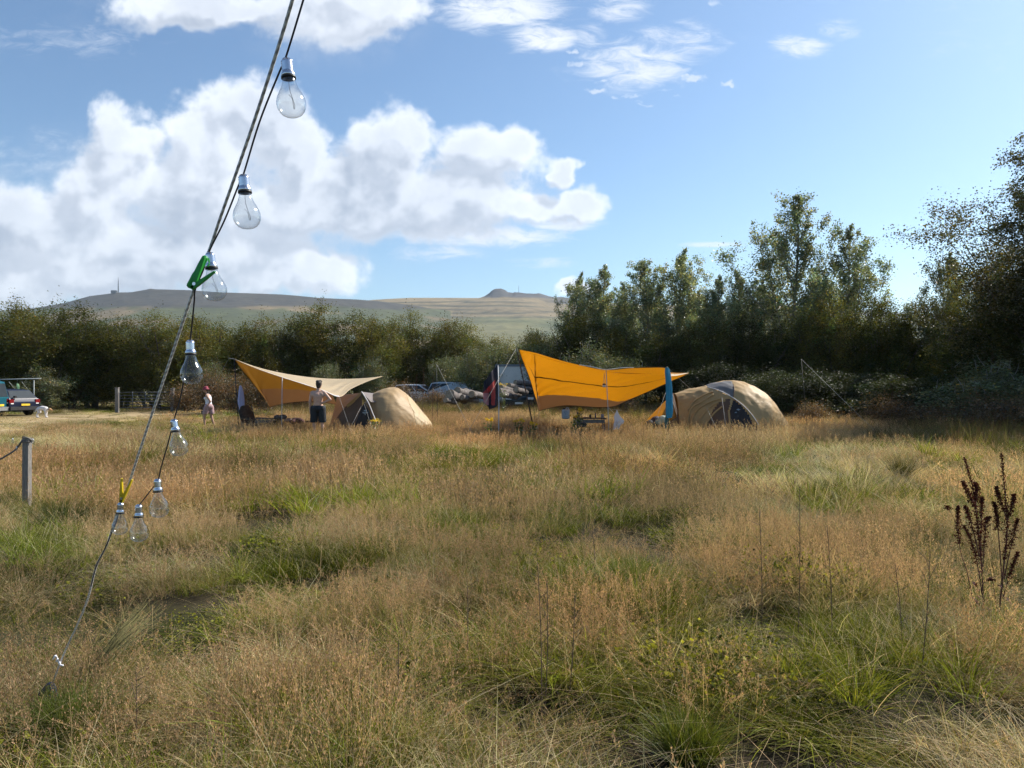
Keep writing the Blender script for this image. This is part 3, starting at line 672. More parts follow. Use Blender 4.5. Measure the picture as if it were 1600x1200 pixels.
def far_set(s):
    r = RS(s); q = .8
    return [
     patch('bent_far', s, panicles(r, 120, q, .22, .44, .0035, 11, .5, .06, .024, PINK, TAN, 2, .3), blades(r, 300, q, .08, .24, .008, .5, .9, 2, OLIVE, tufts=12), blades(r, 260, q, .08, .30, .006, .7, .9, 2, TAN, tufts=12)),
     patch('dry_far', s, blades(r, 620, q, .10, .32, .007, .8, 1.1, 3, STRAW, .35, tufts=14), blades(r, 180, q, .06, .2, .008, .5, .8, 2, OLIVE)),
     patch('green_far', s, blades(r, 620, q, .1, .30, .010, .4, .9, 3, GREEN, .4, tufts=12), blades(r, 140, q, .1, .30, .005, .6, .7, 2, STRAW)),
     patch('rough_far', s, blades(r, 480, q, .2, .5, .008, .45, .6, 3, OLIVE, .3, tufts=14), blades(r, 230, q, .25, .6, .007, .4, .5, 3, BROWN, .3, tufts=12)),
     patch('short_far', s, blades(r, 560, q, .03, .08, .013, .6, .8, 2, STRAW, .25), blades(r, 240, q, .03, .08, .013, .6, .8, 2, OLIVE, .25)),
    ]
NV = [near_set(100), near_set(200), near_set(300)]; FV = [far_set(400), far_set(500)]
MARKS = [(560, 1080, 170, 50, 'b', .6), (880, 1060, 140, 45, 'b', .5), (230, 1120, 120, 50, 'b', .6), (1280, 1050, 120, 50, 'b', .4), (1180, 1080, 160, 60, 'w', .6), (1000, 1000, 120, 40, 'w', .4), # px, py, rx, ry, kind, weight   (layout of the patches in the meadow, as bearings from the gateway)
 (1150, 1000, 420, 110, 'g', .9), (1300, 1150, 300, 90, 'g', .5), (720, 800, 280, 60, 'g', .75), (1020, 735, 90, 16, 'g', 1.2), (620, 730, 60, 30, 'g', .5), (1200, 742, 60, 16, 'g', .8), (1330, 762, 180, 10, 'g', 1.1), (1520, 790, 150, 30, 'g', 1.0), (980, 935, 80, 40, 'g', 1.2), (1060, 1160, 90, 60, 'g', 1.2),
 (100, 960, 160, 50, 'g', .8), (60, 800, 80, 40, 'g', .9), (420, 900, 60, 20, 'g', .7), (330, 1090, 200, 70, 'g', .6), (40, 1150, 150, 60, 'g', .8), (760, 700, 120, 18, 'g', .7), (450, 690, 90, 16, 'g', .7), (870, 870, 180, 40, 'g', .7), (700, 1130, 180, 60, 'g', .6),
 (620, 900, 340, 42, 'b', 1.2), (330, 760, 260, 46, 'b', 1.0), (1150, 820, 330, 46, 'b', 1.2), (600, 660, 330, 14, 'b', 1.1), (740, 940, 200, 30, 'b', .7), (1000, 680, 320, 16, 'b', .9), (200, 900, 180, 50, 'b', .8), (950, 770, 250, 30, 'b', .7), (1450, 870, 100, 40, 'b', .7),
 (1400, 735, 240, 22, 'd', 1.5), (1560, 1060, 110, 120, 'd', 1.3), (140, 860, 160, 26, 'd', .9), (460, 1120, 220, 70, 'd', .9), (930, 700, 150, 14, 'd', .8), (170, 680, 240, 14, 'd', .8), (1300, 1120, 160, 50, 'd', .7), (640, 1000, 90, 50, 'd', .6), (300, 1040, 120, 50, 'd', .7),
]
HOLES = [(500, 990, 38, 26), (100, 805, 30, 34), (300, 815, 26, 14), (975, 960, 50, 14), (20, 800, 40, 20), (1330, 782, 170, 6), (1040, 752, 60, 4), (760, 715, 70, 5), (560, 770, 50, 6), (1200, 1000, 40, 14), (700, 1080, 50, 22), (360, 1130, 40, 18), (1130, 1080, 50, 16), (1420, 1010, 30, 12), (250, 965, 26, 16), (1010, 1165, 22, 16), (870, 905, 60, 10), (60, 910, 50, 14)]
def weights(X, Y):
    px = 800 + F * X / Y; py = HZ + F * 1.3 / Y
    n = [fbm(X, Y, 200 + 10 * k, .9, 3) for k in range(4)]
    wd = {'g': .16 + 3.6 * np.maximum(0, n[0] - .50), 'b': .06 + 2.6 * np.maximum(0, n[1] - .48), 'd': .20 + 3.2 * np.maximum(0, n[2] - .5), 'w': .03 + 3.5 * np.maximum(0, n[3] - .53)}
    for (mx, my, rx, ry, k, wg) in MARKS:
        d = ((px - mx) / rx) ** 2 + ((py - my) / ry) ** 2
        wd[k] = wd[k] + wg * np.exp(-d * 1.1) * 2.2
    hole = 0
    for (mx, my, rx, ry) in HOLES: hole = np.maximum(hole, np.exp(-(((px - mx) / rx) ** 2 + ((py - my) / ry) ** 2) * 1.5))
    hole = np.maximum(hole, sstep(.47, .34, tussock(X, Y)) * .84)
    return wd, hole, px, py
def scatter_pts(rs, y0, y1, per_m2, margin=2.5, slope=.80):
    """random points in the wedge in front of the gateway"""
    out = []
    yy = y0
    while yy < y1:
        st = max(.5, yy * .08); hw = slope * (yy + st) + margin; nn = int(2 * hw * st * per_m2(yy))
        out.append(np.stack([rs.uniform(-hw, hw, nn), rs.uniform(yy, yy + st, nn)], -1)); yy += st
    return np.concatenate(out)
def scatter(name, label, X, Y, var, protos, rs, scl, tint, zoff=-.01, zs=None):
    n = len(X); Z = gh(X, Y) + zoff
    me = bpy.data.meshes.new(name); me.vertices.add(n); me.vertices.foreach_set('co', np.stack([X, Y, Z], -1).astype(np.float32).ravel())
    def at(nm, tp, arr, key):
        a = me.attributes.new(nm, tp, 'POINT'); a.data.foreach_set(key, np.ascontiguousarray(arr).ravel())
    rot = np.stack([rs.normal(size=n) * .08, rs.normal(size=n) * .08, rs.rand(n) * 6.28], -1).astype(np.float32)
    at('rot', 'FLOAT_VECTOR', rot, 'vector')
    zz = scl * (zs if zs is not None else 1.)
    at('scl', 'FLOAT_VECTOR', np.stack([scl, scl, zz], -1).astype(np.float32), 'vector')
    at('var', 'INT', var.astype(np.int32), 'value')
    t4 = np.ones((n, 4), np.float32); t4[:, :3] = tint; at('tint', 'FLOAT_COLOR', t4, 'color')
    me.update(); me.materials.append(GR)
    o = bpy.data.objects.new(name, me); COL.objects.link(o); tag(o, label, kind='stuff')
    ng = bpy.data.node_groups.new(name + '_scatter', 'GeometryNodeTree')
    ng.interface.new_socket('Geometry', in_out='INPUT', socket_type='NodeSocketGeometry'); ng.interface.new_socket('Geometry', in_out='OUTPUT', socket_type='NodeSocketGeometry')
    gi = ng.nodes.new('NodeGroupInput'); go = ng.nodes.new('NodeGroupOutput'); jn = ng.nodes.new('GeometryNodeJoinGeometry')
    def na_(nm, tp):
        q = ng.nodes.new('GeometryNodeInputNamedAttribute'); q.data_type = tp; q.inputs[0].default_value = nm; return q.outputs[0]
    rt = na_('rot', 'FLOAT_VECTOR'); sc = na_('scl', 'FLOAT_VECTOR'); vr = na_('var', 'INT')
    e2r = ng.nodes.new('FunctionNodeEulerToRotation'); ng.links.new(rt, e2r.inputs[0])
    for k, p in enumerate(protos):
        cm = ng.nodes.new('FunctionNodeCompare'); cm.data_type = 'INT'; cm.operation = 'EQUAL'; ng.links.new(vr, cm.inputs[2]); cm.inputs[3].default_value = k
        oi = ng.nodes.new('GeometryNodeObjectInfo'); oi.inputs[0].default_value = p; oi.inputs['As Instance'].default_value = False
        ip = ng.nodes.new('GeometryNodeInstanceOnPoints'); ng.links.new(gi.outputs[0], ip.inputs['Points']); ng.links.new(cm.outputs[0], ip.inputs['Selection'])
        ng.links.new(oi.outputs['Geometry'], ip.inputs['Instance']); ng.links.new(e2r.outputs[0], ip.inputs['Rotation']); ng.links.new(sc, ip.inputs['Scale'])
        ng.links.new(ip.outputs[0], jn.inputs[0])
    ng.links.new(jn.outputs[0], go.inputs[0])
    md = o.modifiers.new('scatter', 'NODES'); md.node_group = ng
    return o
def tints(rs, X, Y, amt=.16):
    n = fbm(X, Y, 300, .9, 3)[:, None]; n2 = fbm(X, Y, 310, .35, 3)[:, None]
    t = 1 + (n - .5) * 1.1 + rs.normal(size=(len(X), 1)) * amt
    return np.clip(t * np.concatenate([1 + (n2 - .5) * .35, 1 + 0 * n2, 1 - (n2 - .5) * .3], 1), .3, 1.7)
EXCL = []  # (x, y, r): no grass under solid things
def build_grass():
    rs = RS(77)
    # near meadow
    p = scatter_pts(rs, .9, 9.5, lambda y: 12 if y < 4 else 10)
    X, Y = p[:, 0], p[:, 1]; wd, hole, px, py = weights(X, Y)
    keep = rs.rand(len(X)) > hole * .97
    X, Y, px, py = X[keep], Y[keep], px[keep], py[keep]; wd = {k: v[keep] for k, v in wd.items()}
    Wm = np.stack([wd['b'], wd['d'], wd['g'], wd['w']], 1); Wm /= Wm.sum(1, keepdims=True)
    cum = Wm.cumsum(1); r = rs.rand(len(X), 1); kind = (r > cum).sum(1).clip(0, 3)
    var = kind * 3 + rs.randint(0, 3, len(X))
    protos = [NV[j][k] for k in range(4) for j in range(3)]
    scl = rs.uniform(.8, 1.25, len(X)); zs = (.35 + 1.3 * tussock(X, Y)) * (1 - .6 * hole[keep])
    T = tints(rs, X, Y)
    names = [('bent_grass', 'fine pinkish bent grass with open seed heads in the near meadow'), ('dry_grass', 'dry straw coloured grass blades in the near meadow'), ('green_grass', 'green grass tufts in the near meadow'), ('leafy_weeds', 'low yellow green leafy weeds between the near grass')]
    for k, (nm, lb) in enumerate(names):
        s = kind == k
        scatter(nm, lb, X[s], Y[s], var[s] - k * 3, [NV[j][k] for j in range(3)], rs, scl[s], T[s], zs=zs[s])
    # middle and far meadow
    p = scatter_pts(rs, 9, 64, lambda y: 3.6 if y < 16 else (3.0 if y < 30 else 2.2), margin=4)
    X, Y = p[:, 0], p[:, 1]; wd, hole, px, py = weights(X, Y)
    tr = track(X, Y); lw_ = lawn(X, Y)
    camp = np.zeros(len(X))
    for (ex, ey, er) in EXCL: camp = np.maximum(camp, (np.hypot(X - ex, Y - ey) < er) * 1.)
    keep = (rs.rand(len(X)) > hole * .95) & (camp < .5)
    rough = sstep(0, 1, (py < 648) * (px > 420) * 1.) * .8 + .9 * sstep(1380, 1560, px) * sstep(700, 670, py)
    Wm = np.stack([wd['b'], wd['d'], wd['g'] + wd['w'] * .4, .05 + rough * 1.2 + 0 * X], 1)
    Wm /= Wm.sum(1, keepdims=True); cum = Wm.cumsum(1); r = rs.rand(len(X), 1); kind = (r > cum).sum(1).clip(0, 3)
    short = rs.rand(len(X)) < np.maximum(tr * 1.2, lw_ * .62); kind = np.where(short, 4, kind)
    keep &= ~((rs.rand(len(X)) < tr * .75))
    zs = (.4 + .6 * tussock(X, Y) + .7 * fbm(X, Y, 320, .5, 3)) * np.where(lw_ > .3, .62, 1.)
    X, Y, kind, zs = X[keep], Y[keep], kind[keep], zs[keep]
    scl = rs.uniform(.8, 1.25, len(X)); T = tints(rs, X, Y)
    names = [('distant_bent_grass', 'pinkish bent grass around the tents'), ('distant_dry_grass', 'pale dry grass across the middle of the field'), ('distant_green_grass', 'green grass patches across the middle of the field'), ('rough_verge_grass', 'tall brown and olive rough grass at the hedge foot'), ('mown_grass', 'short mown grass on the track at the left')]
    for k, (nm, lb) in enumerate(names):
        s = kind == k
        if s.sum(): scatter(nm, lb, X[s], Y[s], rs.randint(0, 2, s.sum()), [FV[j][k] for j in range(2)], rs, scl[s], T[s], zs=zs[s])
    print('grass instances near/far', len(var), len(X))

# ---------------------------------------------------------------- string of bulbs in front
ROPE = newmat('striped_rope')
def _rope():
    m, nt, out = ROPE; b = nd(nt, 'ShaderNodeBsdfPrincipled'); b.inputs['Roughness'].default_value = .8
    a = nd(nt, 'ShaderNodeAttribute', attribute_name='col'); L(nt, a.outputs['Color'], b.inputs['Base Color']); L(nt, b.outputs[0], out.inputs[0]); return m
ROPE = _rope()
def invd(y): return max(.27, .667 - .000393 * (y - 90))
def SP(x, y, dd=0.0): return P(x, y, 1 / invd(y) + dd)
def spline(pts, n=8):
    """Catmull-Rom through points"""
    pts = [Vector(p) for p in pts]; out_ = []
    for i in range(len(pts) - 1):
        p0 = pts[max(i - 1, 0)]; p1 = pts[i]; p2 = pts[i + 1]; p3 = pts[min(i + 2, len(pts) - 1)]
        for k in range(n):
            t = k / n; out_.append(.5 * ((2 * p1) + (p2 - p0) * t + (2 * p0 - 5 * p1 + 4 * p2 - p3) * t * t + (3 * p1 - p0 - 3 * p2 + p3) * t ** 3))
    out_.append(pts[-1]); return out_
def striped(name, pts, r, pitch=.024, c1=(.78, .78, .78), c2=(.32, .31, .34), n=8):
    """rope tube with a twisted two tone stripe (per-vertex colour of the fibres)"""
    P_ = spline(pts, 6); Q = [P_[0]]
    for a, b in zip(P_[:-1], P_[1:]):
        k = max(1, int((b - a).length / (pitch / 4)))
        for j in range(1, k + 1): Q.append(a.lerp(b, j / k))
    m = MB(); m.tube(Q, r, n); c = []; s = 0
    for k, p in enumerate(Q):
        if k: s += (p - Q[k - 1]).length
        for j in range(n):
            ph = (s / pitch + j / n * 1.0) % 1.0; c.append(c1 if ph < .5 else c2)
    return mk(name, m.V, m.F, ROPE, smooth=True, col=np.array(c))
rope_px = [(462, -30), (456, 0), (432, 80), (399, 182), (368, 272), (344, 340), (327, 390), (303, 452), (270, 550), (240, 640), (215, 715), (197, 770), (184, 800), (168, 850), (151, 885), (138, 935), (122, 975), (108, 1005), (94, 1038), (84, 1065), (76, 1085)]
rp = striped('rope', [SP(x, y, .012) for x, y in rope_px], .0037)
tag(rp, 'grey and white striped rope running from the sky down to the grass', 'rope')
wire_m = pmat('cord_dark_blue', (.018, .02, .035), .5)
wire_px = [(481, -30), (473, 0), (445, 92), (436, 112), (405, 190), (380, 272), (372, 290), (350, 345), (327, 392), (318, 420), (305, 452), (303, 475), (297, 533), (288, 590), (281, 625), (272, 656), (262, 695), (252, 730), (247, 750), (232, 771), (217, 790)]
wr = MB().tube(spline([SP(x, y) for x, y in wire_px], 6), .0021, 6).build('festoon_wire', wire_m, smooth=True)
tag(wr, 'thin dark cord that carries the clear bulbs', 'cord')
w2 = MB().tube(spline([SP(x, y, .004) for x, y in [(188, 792), (181, 818), (171, 842), (160, 866), (151, 884), (143, 915)]], 6), .0021, 6).build('festoon_wire', wire_m, smooth=True)
tag(w2, 'short end of dark cord running down the rope below the yellow peg', 'cord')
gm, gnt, gout = newmat('clear_glass_thin')
tb = nd(gnt, 'ShaderNodeBsdfTransparent'); tb.inputs[0].default_value = (.90, .92, .93, 1); gl = nd(gnt, 'ShaderNodeBsdfGlossy'); gl.inputs['Roughness'].default_value = .07
fr = nd(gnt, 'ShaderNodeLayerWeight'); fr.inputs[0].default_value = .45; mpw = nd(gnt, 'ShaderNodeMath', operation='POWER'); mpw.inputs[1].default_value = 2.2; L(gnt, fr.outputs['Facing'], mpw.inputs[0])
ml = nd(gnt, 'ShaderNodeMath', operation='MULTIPLY_ADD'); ml.inputs[1].default_value = .75; ml.inputs[2].default_value = .07; L(gnt, mpw.outputs[0], ml.inputs[0])
mxs = nd(gnt, 'ShaderNodeMixShader'); L(gnt, ml.outputs[0], mxs.inputs[0]); L(gnt, tb.outputs[0], mxs.inputs[1]); L(gnt, gl.outputs[0], mxs.inputs[2]); L(gnt, mxs.outputs[0], gout.inputs[0])
chrome = pmat('bulb_cap_silver', (.62, .62, .66), .22, .08, 20, metal=1.0)
black = pmat('black_plastic', (.02, .02, .025), .45)
fil = pmat('filament_wire', (.12, .12, .12), .5)
def make_bulb(label):
    t = thing('light_bulb', label, 'light bulb', (0, 0, 0), group='clear bulbs on the cord')
    prof = [(.005, 0), (.0085, -.002), (.0105, -.006)]
    for k in range(4): prof += [(.0122, -.008 - k * .0055), (.0108, -.0108 - k * .0055)]
    prof += [(.0125, -.031), (.0145, -.036), (.0148, -.043)]
    MB().lathe(prof[::-1], n=20).build('screw_cap', chrome, t, True)
    MB().lathe([(.0151, -.0455), (.0151, -.041), (.0135, -.040)], n=20).build('collar', black, t, True)
    g = [(.0128, -.044), (.0132, -.050), (.0150, -.058), (.0185, -.068), (.0235, -.078), (.0275, -.087), (.0298, -.096), (.0300, -.103), (.0287, -.111), (.0255, -.1185), (.0205, -.1245), (.0135, -.1285), (.006, -.1303), (.0008, -.1306)]
    MB().lathe(g[::-1], n=40, cap=False).build('glass', gm, t, True)
    MB().tube(spline([(0, 0, -.044), (.001, 0, -.07), (-.010, .004, -.100), (-.016, 0, -.106), (.004, .004, -.093), (.012, 0, -.086)], 5), .0005, 4).build('filament', fil, t)
    return t
bl = [((447, 90), (457, 182), 'largest topmost clear bulb high against the blue sky'), ((380, 272), (387, 357), 'second clear bulb from the top in front of the clouds'), ((327, 394), (337, 470), 'clear bulb beside the green peg in front of the moor'),
      ((297, 531), (300, 600), 'clear bulb in front of the dark hedge'), ((271, 655), (282, 712), 'tilted clear bulb just left below the woman'), ((246, 748), (250, 808), 'clear bulb on the cord bend above the two lowest bulbs'),
      ((217, 788), (218, 846), 'lowest clear bulb hanging at the end of the cord'), ((189, 785), (187, 835), 'clear bulb right under the yellow clothes peg')]
b0 = None
for (a, b, lb) in bl:
    A = SP(*a); Bp = P(b[0], b[1], A.y)
    if b0 is None: b0 = make_bulb(lb); o = b0
    else: o = dup(b0, (0, 0, 0), label=lb)
    d = (A - Bp); o.location = A; k = d.length / .130
    q = d.normalized().to_track_quat('Z', 'Y'); o.rotation_mode = 'QUATERNION'; o.rotation_quaternion = q
    o.scale = (min(1.05, k * 1.06),) * 2 + (k,)
# clothes pegs
def peg(name, label, mat, tipA, tipB, nose, r=.0052):
    t = thing(name, label, 'clothes peg', nose)
    for e in (tipA, tipB):
        d = (e - nose); L_ = d.length; dn = d.normalized(); sd_ = Vector((-dn.z, 0, dn.x))
        m = MB(); pts = [nose - nose - dn * .002, dn * L_ * .25, dn * L_ * .6, dn * L_]
        V = []; Fc = []
        for k, (p, wv) in enumerate(zip(pts, (.0062, .0066, .0050, .0022))):
            for s1, s2 in ((-1, -1), (1, -1), (1, 1), (-1, 1)): V.append(p + sd_ * wv * s1 * .8 + Vector((0, s2 * .005, 0)))
        for k in range(3):
            for j in range(4): Fc.append((4 * k + j, 4 * k + (j + 1) % 4, 4 * k + 4 + (j + 1) % 4, 4 * k + 4 + j))
        Fc += [(3, 2, 1, 0), (12, 13, 14, 15)]
        m.add(V, Fc); o = m.build('jaw', mat, t); bv = o.modifiers.new('b', 'BEVEL'); bv.width = .0012; bv.segments = 2
    mid = (tipA + tipB) * .5 - nose
    MB().tube([mid.normalized() * .012 + Vector((0, -.0075, 0)), mid.normalized() * .012 + Vector((0, .0075, 0))], .0042, 10).build('spring', chrome, t)
    return t
peg('clothes_peg', 'yellow plastic clothes peg clipped over the rope', pmat('yellow_plastic', (.62, .46, .02), .35, .1, trans=.25), P(190.5, 747, 2.42), P(207, 749, 2.42), P(190, 784, 2.42))
peg('clothes_peg', 'green plastic clothes peg clipped on cord and rope', pmat('green_plastic', (.03, .33, .05), .35, .1, trans=.25), P(320, 402, 1.79), P(336, 424, 1.79), P(300, 450, 1.79))
cl = MB().tube(spline([P(297, 447, 1.81), P(303, 436, 1.80), P(314, 414, 1.80), P(322, 400, 1.80)], 4), [.0095] * 6 + [.008] * 6 + [.004], 8).build('cloth_tie', pmat('green_strip', (.04, .38, .07), .4, trans=.3), smooth=True)
tag(cl, 'green strip tied where cord and rope meet', 'tie')
kn = MB()
for k in range(4): kn.tube(spline([SP(93, 1036, .0), SP(88 + 3 * k, 1024 + 5 * k, -.02), SP(84 + 5 * k, 1030 + 3 * k, -.03)], 4), .004, 6)
tag(kn.build('rope_knot', pmat('white_cord', (.75, .75, .8), .7), smooth=True), 'white knot on the rope just above the ground peg', 'knot')
bg_ = MB().ball(tuple(P(75, 1088, 3.55)), (.045, .04, .05), 12).ball(tuple(P(79, 1078, 3.55)), (.03, .03, .04), 12).build('ground_anchor', pmat('navy_fabric', (.01, .012, .06), .6, .3, 30, .3), smooth=True)
tag(bg_, 'dark navy bundle holding the rope down in the grass', 'anchor')

# ---------------------------------------------------------------- fence post with rope at left
WOOD = pmat('weathered_wood', (.20, .185, .17), .85, .35, 14, .5, 60, stretch=(6, 6, .6))
pp = P(42.5, 690, 9.0); g = G(pp.x, 9)
t = thing('fence_post', 'weathered wooden post with a rope wound round its top', 'post', (pp.x, 9, g))
MB().box((0, 0, (CH - (684 - HZ) / F * 9 - g) / 2 - .1), (.072, .072, CH - (684 - HZ) / F * 9 - g + .2)).build('shaft', WOOD, t)
HT = CH - (684 - HZ) / F * 9 - g
fr_ = pmat('old_rope', (.16, .15, .14), .9, .4, 60, .5, 90)
m = MB()
for k in range(2): m.tube([(math.cos(a) * .052, math.sin(a) * .052, HT - .02 - k * .018 + .01 * math.sin(a)) for a in np.linspace(0, 6.283, 17)], .008, 6)
m.tube(spline([(-.05, 0, HT - .01), (-.02, -.045, HT + .012), (.03, -.045, HT + .004), (.06, -.01, HT - .03), (.064, -.01, HT - .06)], 5), .009, 6)
m.build('rope_winding', fr_, t)
w_ = MB().tube(spline([(pp.x - .05, 9, g + HT - .02)] + [P(x, y, 9) for x, y in ((25, 702), (10, 712), (-6, 719), (-60, 728))] , 6), .011, 6).build('rope', fr_, smooth=True)
tag(w_, 'dark sagging rope leading left from the wooden post', 'rope')
lbm = MB()
smallcap = pmat('small_bulb_plastic', (.7, .7, .74), .3)
sb_ = [((20, 691), 'small fairy light above the sagging rope'), ((26, 704), 'small fairy light below the sagging rope'), ((52, 692), 'small fairy light hanging at the right of the post')]
for k, ((x, y), lb) in enumerate(sb_):
    c = P(x, y, 8.97); t = thing('fairy_light', lb, 'fairy light', c, group='fairy lights at the wooden post')
    MB().lathe([(.004, .03), (.012, .022), (.016, .008), (.011, -.006), (.002, -.012)][::-1], n=12).build('glass', gm, t, True)
    MB().lathe([(.007, .028), (.008, .046), (.003, .05)], n=10).build('cap', smallcap, t, True)
    MB().tube([(0, 0, .05), (.01 - .02 * (k == 2), .01, .075)], .002, 5).build('wire', wire_m, t)

# ---------------------------------------------------------------- fabrics
def fabric(name, col, trans=.35, tcol=None, rough=.55, bump=.35, bscale=3.0, stretch=(1, 1, 1), spec=.3):
    m = pmat(name, col, rough, .06, 2.0, bump, bscale, spec=spec, trans=trans, tcol=tcol, stretch=stretch)
    for n in m.node_tree.nodes:
        if n.type == 'BUMP': n.inputs['Distance'].default_value = .06
    return m
ORANGE = fabric('tarp_orange', (.52, .33, .07), .50, (.95, .59, .075), stretch=(1.2, 1, .5), bscale=2.2)
ORANGEL = fabric('tarp_tan_orange', (.44, .28, .09), .40, (.62, .40, .11), stretch=(1.2, 1, .5), bscale=2.2)
TBROWN = fabric('tarp_brown_hem', (.36, .24, .16), .42, (.54, .36, .22), stretch=(1.2, 1, .5))
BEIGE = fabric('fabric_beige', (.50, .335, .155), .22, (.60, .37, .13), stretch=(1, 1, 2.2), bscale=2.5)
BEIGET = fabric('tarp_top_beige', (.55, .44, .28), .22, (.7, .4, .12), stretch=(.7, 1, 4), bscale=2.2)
BEIGED = fabric('fabric_beige_shade', (.40, .275, .14), .10, (.5, .32, .14), stretch=(1, 1, 2.2), bscale=2.5)  # left tent shell: beige darkened, shade of its front put into the colour
WHITEH = fabric('hem_white', (.75, .72, .70), .2)
GREYP = fabric('fabric_grey', (.19, .18, .175), .2)
DKB = fabric('fabric_dark_brown', (.16, .10, .065), .3)
NAVYM = fabric('mesh_navy', (.030, .026, .027), .1)
CORD = pmat('guy_cord_white', (.30, .29, .27), .7)
POLEB = pmat('pole_black', (.02, .018, .016), .45)
POLEW = pmat('pole_white', (.42, .41, .40), .5)
SEAM = fabric('seam_dark', (.16, .075, .02), .2)
def ipx(tab, s):
    """piecewise smooth interpolation of a list of points, s in 0..1 by index"""
    t = s * (len(tab) - 1); k = min(int(t), len(tab) - 2); f = t - k
    p0 = tab[max(k - 1, 0)]; p1 = tab[k]; p2 = tab[k + 1]; p3 = tab[min(k + 2, len(tab) - 1)]
    return .5 * ((2 * p1) + (p2 - p0) * f + (2 * p0 - 5 * p1 + 4 * p2 - p3) * f * f + (3 * p1 - p0 - 3 * p2 + p3) * f ** 3)
def sheet(name, top, bot, mats, idxf, parent, nu=70, nv=34, sag=0.0, wr=0.0, seed=0, org=Vector((0, 0, 0))):
    """fabric panel between two edge curves; sag pushes the middle away"""
    V = []; rs = np.random.RandomState(seed)
    for i in range(nu + 1):
        a = ipx(top, i / nu); b = ipx(bot, i / nu)
        for j in range(nv + 1):
            t = j / nv; p = a.lerp(b, t)
            nn = (b - a).cross(ipx(top, min(1, i / nu + .02)) - ipx(top, max(0, i / nu - .02)))
            if nn.length > 1e-6: nn.normalize()
            u = i / nu
            w_ = wr * math.sin(t * math.pi) ** .7 * (mnoise.noise(Vector((u * 14 + t * 7, t * 1.6, seed))) + .5 * mnoise.noise(Vector((u * 34 + t * 15, t * 3, seed + 9))))
            V.append(p + nn * (sag * math.sin(math.pi * t) * math.sin(math.pi * u) + w_) - org)
    Fq = []; I = []
    for i in range(nu):
        for j in range(nv):
            Fq.append((i * (nv + 1) + j, (i + 1) * (nv + 1) + j, (i + 1) * (nv + 1) + j + 1, i * (nv + 1) + j + 1)); I.append(idxf((i + .5) / nu, (j + .5) / nv))
    o = mk(name, V, Fq, mats, parent, True, I)
    s = o.modifiers.new('s', 'SOLIDIFY'); s.thickness = .002; s.offset = 0
    return o
def edge(name, pts, r, mat, parent, org):
    return MB().tube([p - org for p in spline(pts, 8)], r, 6).build(name, mat, parent, True)
def guy(a, b, label, r=.0036, name='guy_rope'):
    o = MB().tube([a, a.lerp(b, .5) + Vector((0, 0, -.01)), b], r, 5).build(name, CORD, smooth=True)
    return tag(o, label, 'guy rope', 'guy ropes of the camp')
def onground(x, y, D):
    p = P(x, y, D); p.z = G(p.x, D) - .02; return p
# left tarp
org = Vector(P(441, 620, 24.0)); org.z = 0
t = thing('tarp_shelter', 'left tarp with beige top and orange brown underside sloping down to the dome tent', 'tarp', org, group=None)
A = P(366, 561, 24.5); ridge = [A, P(400, 573, 24.5), P(441, 583, 24.5), P(490, 590, 24.6), P(530, 592, 24.7), P(566, 591, 24.8), P(598, 588, 25)]
Cn = P(530, 620, 22); near_ = [A, P(400, 575.5, 24.0), P(441, 590, 23.2), P(470, 598, 22.8), P(500, 608.5, 22.4), P(521, 616.5, 22.1), Cn]
near_full = [A, P(400, 575.5, 24.0), P(445, 591, 23.2), P(500, 608.5, 22.4), Cn, P(548, 608, 23.2), P(572, 597, 24.2), P(598, 588, 25)]
ridge8 = [ipx(ridge, k / 7) for k in range(8)]
sheet('top_panel', ridge8, near_full, [BEIGET, WHITEH], lambda u, v: 1 if v > .93 and u < .58 else 0, t, 90, 26, .0, .035, 3, org)
far_ = [A, P(384, 586, 25.3), P(401, 606, 26.2), P(418, 629, 26.9), P(422, 636, 27), P(428, 634, 27), P(450, 629.5, 27), P(480, 627, 26.8), P(503, 628, 26.6), P(526, 632, 26.5)]
rid_f = [A] + [ipx(ridge, k / 10) for k in (.3, .6, .8, .95, 1.1, 1.8, 3, 4.4, 5.7)]
def lband(u, v):
    lim = .985 - .42 * float(sstep(.30, .44, u)) if u < .44 else .565 + .05 * (u - .44)
    return 1 if v > lim else (2 if u < .055 else 0)
sheet('underside_panel', rid_f, far_, [ORANGEL, TBROWN, DKB], lband, t, 90, 40, .0, .02, 5, org)
edge('hem', far_, .012, DKB, t, org)
edge('tie_strap', [P(366, 561, 24.5), P(357, 559.5, 24.5)], .012, CORD, t, org)
o = MB().tube([A, onground(374, 676, 24.5)], .016, 8).build('tent_pole', POLEB, smooth=True); tag(o, 'dark pole under the high left corner of the left tarp', 'tent pole', 'poles of the tarps')
a = P(441, 590, 23.15); o = MB().tube([a, onground(440, 684, 23.0)], .013, 8).build('tent_pole', POLEW, smooth=True); tag(o, 'thin white pole holding up the near edge of the left tarp', 'tent pole', 'poles of the tarps')
guy(P(358, 559.5, 24.4), onground(294, 655, 28.5), 'long guy rope from the left tip of the left tarp down past the woman')
guy(Cn, onground(555, 680, 20.8), 'guy rope from the low near corner of the left tarp')
guy(P(422, 635.5, 27), onground(405, 660, 30), 'short guy rope at the low far corner of the left tarp')
